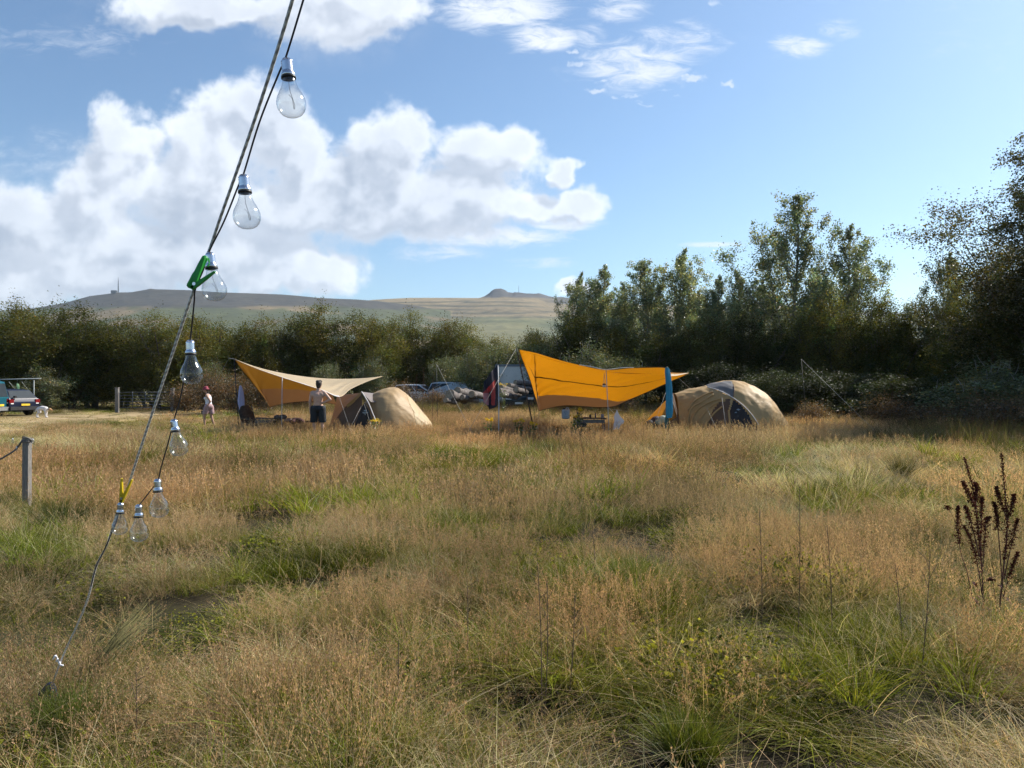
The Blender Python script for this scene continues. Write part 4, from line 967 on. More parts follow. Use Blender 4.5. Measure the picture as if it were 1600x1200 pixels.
# thin free poles with guy lines
for (x, y, D, x2, y2, D2, x3, l1, l2) in [(682, 569, 27, 751, 650, 20.0, 684, 'thin grey pole standing between the parked cars and the left tent', 'guy rope crossing in front of the logs'), (1252, 561, 26, 1387, 672, 21.5, 1262, 'thin pole in front of the dark hedge at the right', 'long guy rope in front of the dark hedge at the right')]:
    a = P(x, y, D); o = MB().tube([a, onground(x3, 690, D)], .008, 6).build('tent_pole', pmat('pole_grey', (.05, .05, .045), .6), smooth=True); tag(o, l1, 'tent pole', 'poles of the tarps')
    guy(a, onground(x2, y2, D2), l2, .0046)
# right tarp
org = Vector(P(944, 600, 23)); org.z = 0
t = thing('tarp_shelter', 'right tarp with bright orange underside and high left corner', 'tarp', org)
A2 = P(811, 546, 22.5)
top_ = [A2, P(838, 554, 22.4), P(870, 564, 22.3), P(905, 573, 22.2), P(940, 580, 22.2), P(985, 583, 22.3), P(1035, 584, 22.5), P(1076, 583, 23)]
bot_ = [A2, P(818, 566, 23.3), P(828, 592, 24.2), P(840, 632, 25.1), P(843, 641.5, 25.2), P(850, 639.5, 25.2), P(885, 633.5, 25.2), P(950, 636, 25), P(985, 624, 24.4), P(1076, 583.2, 23.02)]
top_b = [A2] + [ipx(top_, k) for k in (.03, .06, .10, .13, .15, .36, .62, .78, 1.0)]
def rband(u, v):
    if u < .05: return 2
    lim = .985 - .36 * float(sstep(.28, .44, u)) if u < .44 else .70 + .28 * float(sstep(.72, .92, u))
    if v > lim: return 1
    if abs(v - .36) < .012 and u > .25: return 3
    return 0
sheet('underside_panel', top_b, bot_, [ORANGE, TBROWN, DKB, SEAM], rband, t, 110, 48, .05, .045, 11, org)
edge('hem', bot_, .014, DKB, t, org)
nr_ = [A2, P(838, 551.5, 21.9), P(870, 561.0, 21.2), P(905, 570.0, 20.7), P(946, 577.5, 20.4), P(990, 574.5, 20.4), P(1037, 574, 20.5), P(1044, 581, 21.5), P(1076, 583, 23)]
tp_ = [A2] + [ipx(top_, k / 7 * .98) for k in (1, 2, 3, 4, 5, 6, 6.4)] + [top_[-1]]
sheet('near_panel', tp_, nr_, [ORANGE, DKB], lambda u, v: 1 if v > .95 else 0, t, 90, 18, -.02, .02, 17, org)
edge('sunlit_top_strip', [nr_[3], P(925, 573.2, 20.6), nr_[4], P(972, 574.6, 20.4), nr_[5]], .012, WHITEH, t, org)  # white strip painted as the sunlit tarp top showing over the near edge
wt = [P(1046, 584.0, 21.6), P(1058, 583.6, 22.3), P(1074, 582.6, 22.9)]; wb = [P(1046, 587.5, 21.0), P(1058, 587.0, 21.8), P(1075, 583.2, 22.8)]
sheet('corner_panel', wt, wb, [BEIGET], lambda u, v: 0, t, 10, 6, 0, 0, 1, org)
o = MB().tube([P(807, 544, 22.5), onground(838, 690, 22.0)], .018, 8).build('tent_pole', POLEB, smooth=True); tag(o, 'black leaning pole under the high left corner of the right tarp', 'tent pole', 'poles of the tarps')
o = MB().tube([P(947, 577, 20.45), P(950, 640, 20.45), onground(952, 700, 20.45)], .011, 8).build('tent_pole', POLEW, smooth=True); tag(o, 'thin white pole under the near edge of the right tarp', 'tent pole', 'poles of the tarps')
o = MB().tube([P(1042, 573, 20.5), onground(1045, 700, 20.5)], .015, 8).build('tent_pole', POLEB, smooth=True); tag(o, 'dark pole behind the hanging blue towel', 'tent pole', 'poles of the tarps')
guy(P(807, 544, 22.5), onground(714, 700, 19.3), 'long guy rope from the high corner of the right tarp down across the flag', .004)
guy(P(1042, 573, 20.5), P(1052, 590, 21.5).lerp(P(1086, 614, 26), 1.0), 'guy rope from the towel pole towards the right dome tent')
guy(P(1048, 592, 21.5), onground(1010, 667, 20), 'guy rope low beside the open tent door', .0035)
guy(P(950, 636, 25), onground(995, 668, 24), 'thin guy rope at the low edge of the right tarp', .006)
guy(P(843, 640.5, 25.2), onground(838, 668, 26.5), 'short guy rope at the brown corner of the right tarp', .006)
# lantern under the right tarp
c = P(944, 600, 20.6); t = thing('lantern', 'small lantern hanging on cords under the right tarp', 'lantern', c)
MB().lathe([(.03, -.09), (.045, -.08), (.045, -.02), (.03, 0), (.01, .015)], n=14).build('lamp_body', pmat('lantern_white', (.6, .6, .62), .3), t, True)
MB().lathe([(.047, -.03), (.05, -.005), (.03, .012)], n=14).build('lid', pmat('lantern_dark', (.12, .05, .03), .4), t, True)
MB().tube([(0, 0, .01), (0, 0, .32)], .004, 4).tube([(-.03, 0, 0), (0, 0, .32)], .003, 4).tube([(.03, 0, 0), (0, 0, .32)], .003, 4).build('cord', CORD, t)
# blue towel
def hang(name, label, cat, rows, mat, D, fold=.03, th=.012, group=None):
    """cloth hanging from a point: rows of (x centre px, y px, half width px)"""
    x0, y0, _ = rows[0]; og = P(x0, y0, D); n = 26; V = []
    for r, (x, y, hw) in enumerate(rows):
        for k in range(n):
            a = 2 * math.pi * k / n
            f = 1 + .22 * math.sin(3 * a + r * .35) + .12 * math.sin(7 * a + r * .2)
            V.append(P(x, y, D) + Vector((math.cos(a) * hw / F * D * f, math.sin(a) * hw / F * D * .55 * f, 0)) - og)
    Fq = [(r * n + k, r * n + (k + 1) % n, (r + 1) * n + (k + 1) % n, (r + 1) * n + k) for r in range(len(rows) - 1) for k in range(n)]
    Fq += [tuple(range(n)), tuple(range((len(rows) - 1) * n, len(rows) * n))[::-1]]
    Fq = [f[::-1] for f in Fq]
    o = mk(name, V, Fq, mat, None, True); o.location = og
    ss = o.modifiers.new('s', 'SUBSURF'); ss.levels = 1; ss.render_levels = 1
    return tag(o, label, cat, group)
hang('towel', 'long bright blue towel hanging from the right tarp pole', 'towel', [(1042, 574, 2), (1043, 580, 4), (1044, 590, 4), (1045, 605, 4.5), (1045, 625, 5), (1045, 640, 5.5), (1045, 650, 5), (1045, 653, 3)], fabric('towel_blue', (.035, .27, .44), .2, bump=.6, bscale=10), 20.3)
hang('scarf', 'dark teal strap hanging below the blue towel', 'strap', [(1042, 650, 2), (1042, 656, 2.5), (1041, 664, 2), (1040, 670, 1)], fabric('strap_teal', (.04, .12, .12), .2), 20.35)
hang('towel', 'pale lilac towel hanging left of the camp chair', 'towel', [(375.5, 602, 1), (376, 606, 2.4), (376, 614, 3.8), (376, 622, 4.6), (376, 629, 5), (377, 634, 4.2), (378, 640, 3.4), (378, 645, 2)], fabric('towel_lilac', (.52, .54, .78), .25, bump=.6, bscale=8), 25.4)
o = MB().tube([P(376, 601, 25.5), onground(377, 680, 25.5)], .010, 6).build('drying_pole', POLEB, smooth=True); tag(o, 'thin dark stake that holds the lilac towel', 'stake')
hang('plastic_bag', 'white plastic bag hanging right of the camp table', 'bag', [(964, 640.5, .8), (964, 643, 1.0), (963.5, 646, 2.4), (963.5, 650, 4.2), (965, 654, 5.8), (967, 658, 7.4), (966, 661.5, 7.2), (963.5, 664, 5.2), (962.5, 668, 4.4), (962.5, 671, 4.2)], fabric('bag_white', (.78, .80, .84), .35, rough=.35, bump=.8, bscale=14), 21.5)
o = MB().tube([P(957, 640, 21.5), P(972, 641, 21.5)], .006, 5).tube([P(964, 640, 21.5), onground(965, 690, 21.5)], .006, 5).build('stake', pmat('stick_pale', (.5, .45, .35), .8), smooth=True); tag(o, 'pale stick with a cross bar that carries the white bag', 'stake')

# ---------------------------------------------------------------- flag
org = P(779, 600, 21.5); fz = onground(779, 690, 21.5)
o = MB().tube([P(778, 571, 21.5), P(779.5, 636, 21.5), fz], [.012, .015, .015], 8).build('flag_pole', pmat('pole_pale', (.55, .56, .58), .4), smooth=True)
tag(o, 'pale upright flag pole between the two camps', 'flag pole')
fv = []; fi = []; nu_, nv_ = 44, 60
fl_t = [P(777.5, 570, 21.5), P(768, 581, 21.4), P(756, 597, 21.3)]; fl_b = [P(779.5, 631, 21.5), P(765, 639.5, 21.4), P(756, 624, 21.3)]
for i in range(nu_ + 1):
    u = i / nu_; a = ipx(fl_t, u); b = ipx(fl_b, u)
    for j in range(nv_ + 1):
        v = j / nv_; p = a.lerp(b, v); p.y += .10 * math.sin(u * 9 + v * 3) * (.3 + u); p.x += .03 * math.sin(u * 14 + v * 5) * v
        fv.append(p - org)
ff = []
for i in range(nu_):
    for j in range(nv_):
        ff.append((i * (nv_ + 1) + j, (i + 1) * (nv_ + 1) + j, (i + 1) * (nv_ + 1) + j + 1, i * (nv_ + 1) + j + 1))
        u = (i + .5) / nu_; v = (j + .5) / nv_; p = (fv[ff[-1][0]] + fv[ff[-1][2]]) * .5 + org
        x = 800 + F * p.x / p.y; y = HZ - (p.z - CH) / p.y * F
        q = 0
        if y > 597 + (770 - x) * 1.1 and x < 774 - max(0, y - 620) * .1: q = 1
        if q and x < 766 - max(0, (y - 600)) * .02 and y > 614: q = 2
        if q and x > 764 and x < 767.5 and y > 612: q = 0
        if y > 633: q = 0
        fi.append(q)
o = mk('flag', fv, ff, [fabric('flag_navy', (.035, .035, .055), .2), fabric('flag_red', (.50, .085, .085), .35), fabric('flag_pink', (.55, .28, .30), .35)], None, True, fi); o.location = org
s_ = o.modifiers.new('s', 'SOLIDIFY'); s_.thickness = .003
tag(o, 'dark navy flag with a red wedge hanging on the pale pole', 'flag')

# ---------------------------------------------------------------- dome tents
def dome(name, label, x0, D, gy, st, panels, mats, wob, seed, parts, depth=1.0):
    """dome tent body from stations (photo x, ridge row, half depth m); gy is the row of the ground there"""
    org = Vector(P(x0, gy, D)); org.z = G(org.x, D)
    t = thing(name, label, 'tent', org)
    nu, nv = 130, 64
    xs = np.array([s[0] for s in st], float); rg = np.array([s[1] for s in st], float); hw = np.array([s[2] for s in st], float)
    from_x = np.linspace(xs[0], xs[-1], nu + 1)
    def sm(tab, x):
        y = np.interp(x, xs, tab)
        return y
    R_ = np.array([np.mean([sm(rg, np.clip(x + d, xs[0], xs[-1])) for d in (-2.5, -1, 0, 1, 2.5)]) for x in from_x]); W_ = np.array([np.mean([sm(hw, np.clip(x + d, xs[0], xs[-1])) for d in (-3, 0, 3)]) for x in from_x])
    V = []; px = []
    for i, x in enumerate(from_x):
        h = max(.02, (gy - R_[i]) / F * D)
        for j in range(nv + 1):
            th = math.pi * j / nv   # 0 near base ... pi far base
            cy_, sz = math.cos(th), math.sin(th)
            yy = -W_[i] * (abs(cy_) ** .85) * (1 if cy_ > 0 else -1); zz = h * sz ** .8
            wn = wob * (mnoise.noise(Vector((x * .06, th * 5 + x * .03, seed))) + .6 * mnoise.noise(Vector((x * .11, th * 13 + x * .07, seed + 3)))) * math.sin(th) ** .5
            p = Vector(((x - x0) / F * D, yy, zz)); n = Vector((0, -cy_, sz)); p += n * wn
            V.append(p)
    Fq = []; I = []
    for i in range(nu):
        for j in range(nv):
            a = i * (nv + 1) + j; Fq.append((a, a + nv + 1, a + nv + 2, a + 1))
            c = (V[a] + V[a + nv + 2]) * .5; X = (from_x[i] + from_x[i + 1]) / 2
            yr = gy - c.z / D * F
            I.append(panels(X, yr, c.y < 0.02, (j + .5) / nv))
    # split the shell into its panels: each cloth colour is a part
    names = parts
    for k, nm in enumerate(names):
        fs = [f for f, q in zip(Fq, I) if q == k]
        if not fs: continue
        us_ = sorted({v for f in fs for v in f}); mp_ = {v: n for n, v in enumerate(us_)}
        o = mk(nm, [V[v] for v in us_], [tuple(mp_[v] for v in f) for f in fs], mats[k], t, True)
        s = o.modifiers.new('s', 'SOLIDIFY'); s.thickness = .004
    return t, org
def poly(pts, x, y):
    c = False; n = len(pts)
    for i in range(n):
        x1, y1 = pts[i]; x2, y2 = pts[(i + 1) % n]
        if (y1 > y) != (y2 > y) and x < (x2 - x1) * (y - y1) / (y2 - y1) + x1: c = not c
    return c
# right tent
D1 = 24.0
def pr(x, y, front, v):
    if not front: return 0
    if poly([(1103, 590), (1139, 590), (1134, 606), (1129, 621), (1116, 613), (1101, 604)], x, y): return 1
    if poly([(1128, 624), (1138, 632), (1160, 668), (1160, 700), (1121, 700), (1122, 640)], x, y): return 2
    if poly([(1126, 621), (1119, 640), (1118, 700), (1078, 700), (1100, 640), (1108, 629)], x, y): return 3
    return 0
tr_, orgR = dome('dome_tent', 'right beige dome tent with grey roof panel and dark side door', 1140, D1, 681, [(1053, 616, .75), (1062, 613, .85), (1080, 608, 1.0), (1098, 604.2, 1.15), (1110, 600, 1.3), (1125, 596.5, 1.45), (1142, 595, 1.55), (1160, 597.5, 1.5), (1176, 604, 1.4), (1190, 613.5, 1.3), (1202, 626, 1.1), (1213, 641, .9), (1225, 658, .6), (1232, 681, .2)],
     pr, [BEIGE, GREYP, NAVYM, DKB], .035, 31, ['shell', 'roof_panel', 'side_door', 'porch_wall'])
def TP(x, y, D, org): return P(x, y, D) - org
def front_y(tab, x, y, D, gy, hwv, rg):
    """depth of the near shell surface at row y"""
    h = (gy - rg) / F * D; z = (gy - y) / F * D; s = max(0, min(1, (z / h))) ** (1 / .8); c = math.sqrt(max(0, 1 - s * s)); return D - hwv * c ** .85
def polepath(tent, org, pts, name, mat, r, tab, D=24.0, gy=681):
    xs = [s[0] for s in tab]; q = []
    for (x, y) in pts:
        rg = float(np.interp(x, xs, [s[1] for s in tab])); hw = float(np.interp(x, xs, [s[2] for s in tab]))
        yd = front_y(tab, x, y, D, gy, hw, rg) - .03
        q.append(Vector(((x - 0) * 0, 0, 0)) + Vector(((x - 800) / F * D, yd, (gy - y) / F * D + org.z)) - org)
    return MB().tube(spline(q, 6), r, 6).build(name, mat, tent, True)
tabR = [(1053, 616, .75), (1062, 613, .85), (1080, 608, 1.0), (1098, 604.2, 1.15), (1110, 600, 1.3), (1125, 596.5, 1.45), (1142, 595, 1.55), (1160, 597.5, 1.5), (1176, 604, 1.4), (1190, 613.5, 1.3), (1202, 626, 1.1), (1213, 641, .9), (1225, 658, .6), (1232, 681, .2)]
polepath(tr_, orgR, [(1101, 605), (1114, 611), (1128, 621), (1142, 634), (1156, 652), (1168, 674)], 'pole_sleeve', WHITEH, .014, tabR)
polepath(tr_, orgR, [(1138, 596), (1134, 606), (1129, 620)], 'seam', DKB, .012, tabR)
for k, pts in enumerate([[(1108, 628), (1098, 634), (1082, 652), (1073, 672)], [(1112, 622), (1092, 630), (1074, 645), (1068, 668)], [(1104, 616), (1085, 628), (1070, 638), (1064, 660)], [(1112, 634), (1100, 645), (1090, 660), (1082, 676)], [(1104, 612), (1090, 618), (1074, 628), (1066, 640)]]):
    polepath(tr_, orgR, pts, 'gathered_fold', BEIGE, .030, tabR)
# emblem on the side door: a small cross shaped crest over a line of text, as in the photo
def emblem(tent, org, cx, cy, D, s, mat, yd):
    m = MB()
    def bar(x1, y1, x2, y2, w):
        a = Vector(((x1 - 800) / F * D, yd, CH - (y1 - HZ) / F * D)) - org; b = Vector(((x2 - 800) / F * D, yd, CH - (y2 - HZ) / F * D)) - org
        m.tube([a, b], w, 5)
    bar(cx - 3 * s, cy - 5 * s, cx + 2.5 * s, cy - 5 * s, .018 * s); bar(cx - 1 * s, cy - 6.5 * s, cx + 1 * s, cy + 1 * s, .014 * s); bar(cx - 6 * s, cy - .5 * s, cx + 6.5 * s, cy - 1.2 * s, .014 * s)
    for k in range(7): bar(cx + (-5 + k * 1.7) * s, cy - 2.0 * s, cx + (-5 + k * 1.7) * s, cy - .2 * s, .010 * s)
    bar(cx - 2.5 * s, cy - 1 * s, cx + 1.0 * s, cy + 5 * s, .01 * s); bar(cx - 5 * s, cy + 1.8 * s, cx + 4 * s, cy + 1.2 * s, .008 * s)
    return m.build('emblem', mat, tent)
EMB = pmat('emblem_pale', (.20, .27, .33), .7)
emblem(tr_, orgR, 1134, 643, 24, 1.0, EMB, 22.62)
# open front of the right tent: brown door edge, orange far flap, dark inside
org = Vector(P(1053, 681, 24)); org.z = G(org.x, 24)
def panel(parent, org, name, pts, mat, D, seed=1, ncut=10, wr=.02):
    """cloth polygon fan from pts of (x, y, depth) given row by row: [left..], [right..]"""
    lt, rt = pts
    return sheet(name, [P(*p) for p in lt], [P(*p) for p in rt], [mat], lambda u, v: 0, parent, 24, 14, 0, wr, seed, org)
panel(tr_, orgR, 'door_edge', ([(1052, 614, 23.4), (1056, 632, 23.2), (1060, 652, 23.1), (1064, 684, 23.0)], [(1048, 619, 23.3), (1053, 636, 23.1), (1058, 654, 23.0), (1062, 684, 22.9)]), DKB, 24)
panel(tr_, orgR, 'open_flap', ([(1052, 614, 24.4), (1040, 626, 24.6), (1022, 644, 24.8), (1000, 668, 25)], [(1052, 616, 23.8), (1053, 635, 23.8), (1056, 655, 23.8), (1058, 684, 23.8)]), ORANGE, 24, 3)
panel(tr_, orgR, 'folded_flap', ([(1046, 658, 23), (1042, 670, 23), (1038, 684, 22.9)], [(1060, 650, 23), (1062, 668, 23), (1064, 690, 22.9)]), DKB, 24, 4)
guy(P(1104, 637, 22.8), onground(1130, 686, 21.5), 'guy rope at the side of the right dome tent')
guy(P(1128, 621, 22.6), P(1134, 641, 22.4).lerp(onground(1137, 684, 22.0), 1.0), 'short guy rope over the dark door of the right tent', .006)
# belongings in the open door
o = MB().ball(tuple(P(1026, 660, 23.2)), (.22, .25, .2), 14).ball(tuple(P(1016, 664, 23.1)), (.18, .2, .16), 12).ball(tuple(P(1034, 664, 23.0)), (.14, .2, .14), 12).build('holdall_bag', pmat('bag_dark_blue', (.02, .03, .06), .6, .5, 9, .6, 12), smooth=True); tag(o, 'dark blue soft bag lying in the open door of the right tent', 'bag')
o = MB().ball(tuple(P(1036, 655, 22.8)), (.16, .12, .12), 12).ball(tuple(P(1030, 659, 22.8)), (.12, .1, .1), 12).build('towel_heap', pmat('cloth_pale_teal', (.30, .38, .34), .8, .3, 6, .6, 10), smooth=True); tag(o, 'pale crumpled cloth on top of the bag in the tent door', 'cloth')
# left tent
D2 = 24.6
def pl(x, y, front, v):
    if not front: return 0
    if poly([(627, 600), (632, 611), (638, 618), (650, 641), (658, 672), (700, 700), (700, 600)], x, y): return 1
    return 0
BEIGEL = fabric('fabric_beige_lit', (.55, .42, .24), .2, (.5, .34, .16), stretch=(1, 1, 2), bscale=2.5)  # paler copy of the tent beige, sunlight on the end panel put into the colour
tabL = [(566, 634, .9), (574, 624, 1.0), (580, 617.5, 1.1), (587, 611, 1.2), (599, 606, 1.35), (610, 603.7, 1.4), (621, 604.3, 1.35), (630, 610, 1.25), (641.5, 621, 1.05), (655, 637, .85), (668, 651.5, .6), (674, 660, .45), (682, 679, .15)]
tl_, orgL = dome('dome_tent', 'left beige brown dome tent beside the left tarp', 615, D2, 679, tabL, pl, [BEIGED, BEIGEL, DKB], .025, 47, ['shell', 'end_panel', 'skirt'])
panel(tl_, orgL, 'porch_roof', ([(565, 612, 23.4), (572, 613, 23.7), (582, 614, 24.2), (592, 613, 24.6)], [(566, 614, 23.3), (574, 622, 23.4), (580, 628, 23.5), (588, 628, 23.6)]), fabric('fabric_mauve_grey', (.17, .145, .14), .12), 24, 5)
panel(tl_, orgL, 'porch_wall', ([(565, 612, 23.4), (551, 625, 23.6), (534, 642, 23.9), (514, 672, 24.3)], [(565, 613, 23.3), (566, 640, 23.0), (562, 662, 22.9), (556, 684, 22.9)]), DKB, 24, 6)
panel(tl_, orgL, 'porch_hem', ([(565, 611.5, 23.35), (551, 624, 23.5), (541, 633, 23.6)], [(565, 616, 23.3), (553, 629, 23.5), (543, 637, 23.6)]), BEIGE, 24, 7)
panel(tl_, orgL, 'orange_wall', ([(527, 618, 26), (522, 640, 26), (512, 675, 25.6)], [(563, 614, 24.6), (552, 626, 24.6), (528, 655, 24.6)]), TBROWN, 24, 8)
panel(tl_, orgL, 'side_door', ([(569, 629, 22.95), (562, 645, 22.9), (549, 680, 22.8)], [(570, 629, 22.95), (578, 645, 22.9), (590, 680, 22.8)]), NAVYM, 24, 9)
polepath(tl_, orgL, [(566, 634), (572, 641), (580, 656), (589, 676)], 'pole_sleeve', BEIGEL, .015, tabL, D2, 679)
MB().tube([p - orgL for p in spline([P(565, 612, 23.3), P(575, 628, 23.1), P(582, 645, 22.9), P(590, 664, 22.7)], 5)], .016, 6).build('pole_sleeve', WHITEH, tl_, True)
emblem(tl_, orgL, 571, 645, 22.75, .7, EMB, 22.7)
guy(P(569, 631, 22.9), onground(588, 684, 21.8), 'guy rope at the side door of the left tent')
guy(P(565, 634, 22.9), onground(537, 682, 22.3), 'thin guy rope crossing the brown porch of the left tent', .005)

# ---------------------------------------------------------------- people and dog
def capsule(bm, a, b, ra, rb, n=14):
    a = Vector(a); b = Vector(b); d = b - a
    for c, r in ((a, ra), (b, rb)): bmesh.ops.create_icosphere(bm, subdivisions=2, radius=r, matrix=Matrix.Translation(c))
    if d.length > 1e-5:
        q = d.to_track_quat('Z', 'Y').to_matrix().to_4x4()
        bmesh.ops.create_cone(bm, cap_ends=True, segments=n, radius1=ra, radius2=rb, depth=d.length, matrix=Matrix.Translation((a + b) / 2) @ q)
def blob(name, caps, balls, mat, parent, vox=.012, smooth=6, cut=None):
    bm = bmesh.new()
    for c in caps: capsule(bm, *c)
    for (c, r) in balls:
        r = r if isinstance(r, tuple) else (r, r, r)
        bmesh.ops.create_icosphere(bm, subdivisions=3, radius=1, matrix=Matrix.Translation(Vector(c)) @ Matrix.Diagonal((*r, 1)))
    me = bpy.data.meshes.new('tmp'); bm.to_mesh(me); bm.free()
    o = bpy.data.objects.new('tmp', me); COL.objects.link(o)
    r = o.modifiers.new('r', 'REMESH'); r.mode = 'VOXEL'; r.voxel_size = vox
    s = o.modifiers.new('s', 'SMOOTH'); s.iterations = smooth; s.factor = .5
    dg = bpy.context.evaluated_depsgraph_get(); m2 = bpy.data.meshes.new_from_object(o.evaluated_get(dg))
    bpy.data.objects.remove(o)
    if cut:
        b2 = bmesh.new(); b2.from_mesh(m2)
        for co_, no in cut: bmesh.ops.bisect_plane(b2, geom=b2.verts[:] + b2.edges[:] + b2.faces[:], plane_co=co_, plane_no=no, clear_outer=True)
        b2.to_mesh(m2); b2.free()
    m2.materials.clear(); m2.materials.append(mat)
    m2.polygons.foreach_set('use_smooth', [True] * len(m2.polygons))
    o = bpy.data.objects.new(name, m2); link(o, parent); return o
def hand(palm, dirv, side, s=1.0, curl=.35):
    """capsules for palm, four unequal fingers and a thumb"""
    d = Vector(dirv).normalized(); w_ = Vector(side).normalized(); n = d.cross(w_).normalized(); p = Vector(palm); out_ = []
    for k in range(4): out_.append((p + w_ * (k - 1.5) * .018 * s, p + d * .075 * s + w_ * (k - 1.5) * .020 * s, .014 * s, .012 * s))
    for k, ln in enumerate((.062, .075, .070, .052)):
        a = p + d * .08 * s + w_ * (k - 1.5) * .021 * s; b = a + (d * (1 - curl * .3) + n * curl * .6).normalized() * ln * .5 * s; c = b + (d * .6 + n * curl * 1.6).normalized() * ln * .5 * s
        out_ += [(a, b, .0095 * s, .0085 * s), (b, c, .0085 * s, .007 * s)]
    a = p + w_ * -.03 * s + d * .015 * s; b = a + (w_ * -.7 + d * .6).normalized() * .035 * s; c = b + (w_ * -.2 + d * .9).normalized() * .03 * s
    out_ += [(a, b, .012 * s, .010 * s), (b, c, .010 * s, .008 * s)]
    return out_
SKIN = pmat('skin_tanned', (.42, .25, .175), .5, .08, 12, .1, 60)
SKINP = pmat('skin_fair', (.50, .31, .23), .5, .08, 12, .1, 60)
HAIR = pmat('hair_dark_brown', (.035, .022, .014), .6, .4, 60, .6, 120, stretch=(1, 1, .2))
EYE = pmat('eye_dark', (.03, .02, .02), .2)
# shirtless man, back to the camera, right elbow out
Dm = 21.6; c = P(497, 689, Dm); c.z = G(c.x, Dm)
man = thing('person', 'shirtless man in black shorts seen from behind under the left tarp', 'person', c)
head_c = Vector((.02, .02, 1.63))
caps = [((-.10, 0, .93), (.10, 0, .93), .115, .115), ((0, 0, .95), (0, .0, 1.10), .135, .125), ((0, 0, 1.10), (0, .0, 1.28), .125, .15), ((-.10, 0, 1.33), (.10, 0, 1.33), .105, .105), ((-.16, 0, 1.40), (.16, 0, 1.40), .055, .055), ((0, .0, 1.40), (.01, .01, 1.53), .062, .052),
        ((.185, 0, 1.385), (.36, -.02, 1.19), .055, .042), ((.36, -.02, 1.19), (.17, -.10, 1.10), .040, .029),
        ((-.185, 0, 1.385), (-.235, -.01, 1.12), .055, .042), ((-.235, -.01, 1.12), (-.245, .04, .90), .040, .028),
        ((-.10, 0, .90), (-.11, .01, .50), .088, .058), ((.10, 0, .90), (.12, .01, .50), .088, .058), ((-.11, .01, .50), (-.12, -.02, .10), .056, .038), ((.12, .01, .50), (.14, -.02, .10), .056, .038),
        ((-.12, -.03, .05), (-.13, .14, .03), .038, .03), ((.14, -.03, .05), (.16, .14, .03), .038, .03)]
caps += hand((.15, -.10, 1.09), (-1, .1, -.3), (0, .3, -1), 1.0, .5) + hand((-.245, .05, .875), (0, .1, -1), (0, 1, 0), 1.0, .35)
balls = [(head_c, (.078, .095, .118)), (head_c + Vector((0, .045, -.06)), (.055, .06, .055)), ((.02, .125, 1.615), (.012, .018, .018)), ((-.057, .0, 1.62), (.012, .018, .03)), ((.098, .0, 1.62), (.012, .018, .03)), ((0, -.06, 1.25), (.13, .06, .14))]
blob('body', caps, balls, SKINP, man, .010, 5)
blob('hair', [], [(head_c + Vector((0, -.018, .025)), (.088, .098, .108)), (head_c + Vector((0, -.06, -.05)), (.066, .045, .06)), (head_c + Vector((.03, .02, .09)), (.06, .07, .05)), (head_c + Vector((-.04, -.01, .085)), (.05, .06, .05))], HAIR, man, .009, 2)
for s in (-1, 1): MB().ball((.02 + s * .03, .108, 1.64), (.010, .006, .006), 8).build('eye', EYE, man, True)
blob('shorts', [((-.10, 0, .93), (.10, 0, .93), .132, .132), ((-.11, 0, .90), (-.125, .01, .56), .118, .108), ((.11, 0, .90), (.135, .01, .56), .118, .108), ((0, 0, .93), (0, 0, .99), .145, .14)], [((0, -.04, .92), (.15, .11, .1))], pmat('shorts_black', (.012, .016, .022), .75, .4, 12, .5, 22), man, .012, 4, cut=[((0, 0, .52), (0, 0, -1)), ((0, 0, 1.02), (0, 0, 1))])
# woman walking left, red hat, white top, pink grey shorts
Dw = 28.4; c = P(327, 669, Dw); c.z = G(c.x, Dw)
wom = thing('person', 'woman in a red bucket hat, white top and pinkish shorts walking left through the grass', 'person', c)
hc = Vector((-.13, -.01, 1.50))
caps = [((-.02, -.07, .86), (-.02, .07, .86), .115, .115), ((-.02, 0, .90), (-.03, 0, 1.04), .11, .098), ((-.03, 0, 1.04), (-.04, 0, 1.18), .098, .115), ((-.05, -.08, 1.23), (-.05, .08, 1.23), .082, .082), ((-.05, -.14, 1.285), (-.05, .14, 1.285), .042, .042), ((-.06, 0, 1.29), (-.11, 0, 1.42), .05, .042),
        ((-.03, -.155, 1.27), (.115, -.17, 1.05), .044, .036), ((.115, -.17, 1.05), (.0, -.19, .88), .034, .024),
        ((-.05, .155, 1.27), (-.14, .18, 1.03), .044, .036), ((-.14, .18, 1.03), (-.20, .10, .84), .034, .024),
        ((-.05, -.075, .84), (-.16, -.08, .48), .088, .056), ((.02, .075, .84), (.05, .08, .46), .088, .056), ((-.16, -.08, .48), (-.13, -.08, .09), .054, .034), ((.05, .08, .46), (.16, .09, .10), .054, .034),
        ((-.12, -.08, .05), (-.26, -.09, .03), .034, .026), ((.17, .09, .07), (.05, .09, .03), .034, .026)]
caps += hand((-.01, -.19, .865), (-.6, 0, -1), (0, 1, 0), .9, .4) + hand((-.205, .09, .82), (-.3, -.1, -1), (0, 1, 0), .9, .4)
balls = [(hc, (.088, .072, .108)), (hc + Vector((-.04, 0, -.055)), (.052, .05, .05)), (hc + Vector((-.092, 0, -.015)), (.016, .012, .018)), (hc + Vector((-.08, 0, -.055)), (.012, .02, .008)), (hc + Vector((.005, -.072, -.01)), (.018, .01, .028)), (hc + Vector((.005, .072, -.01)), (.018, .01, .028)), ((-.13, 0, 1.18), (.06, .11, .06))]
blob('body', caps, balls, SKIN, wom, .010, 5)
blob('hair', [(hc + Vector((.045, 0, -.02)), hc + Vector((.075, 0, -.12)), .045, .03)], [(hc + Vector((.025, 0, .02)), (.082, .078, .095))], HAIR, wom, .009, 3)
for s in (-1, 1): MB().ball(tuple(hc + Vector((-.08, s * .03, .0))), (.006, .010, .006), 8).build('eye', EYE, wom, True)
RED = pmat('hat_red', (.28, .05, .075), .8, .15, 30, .3, 60)
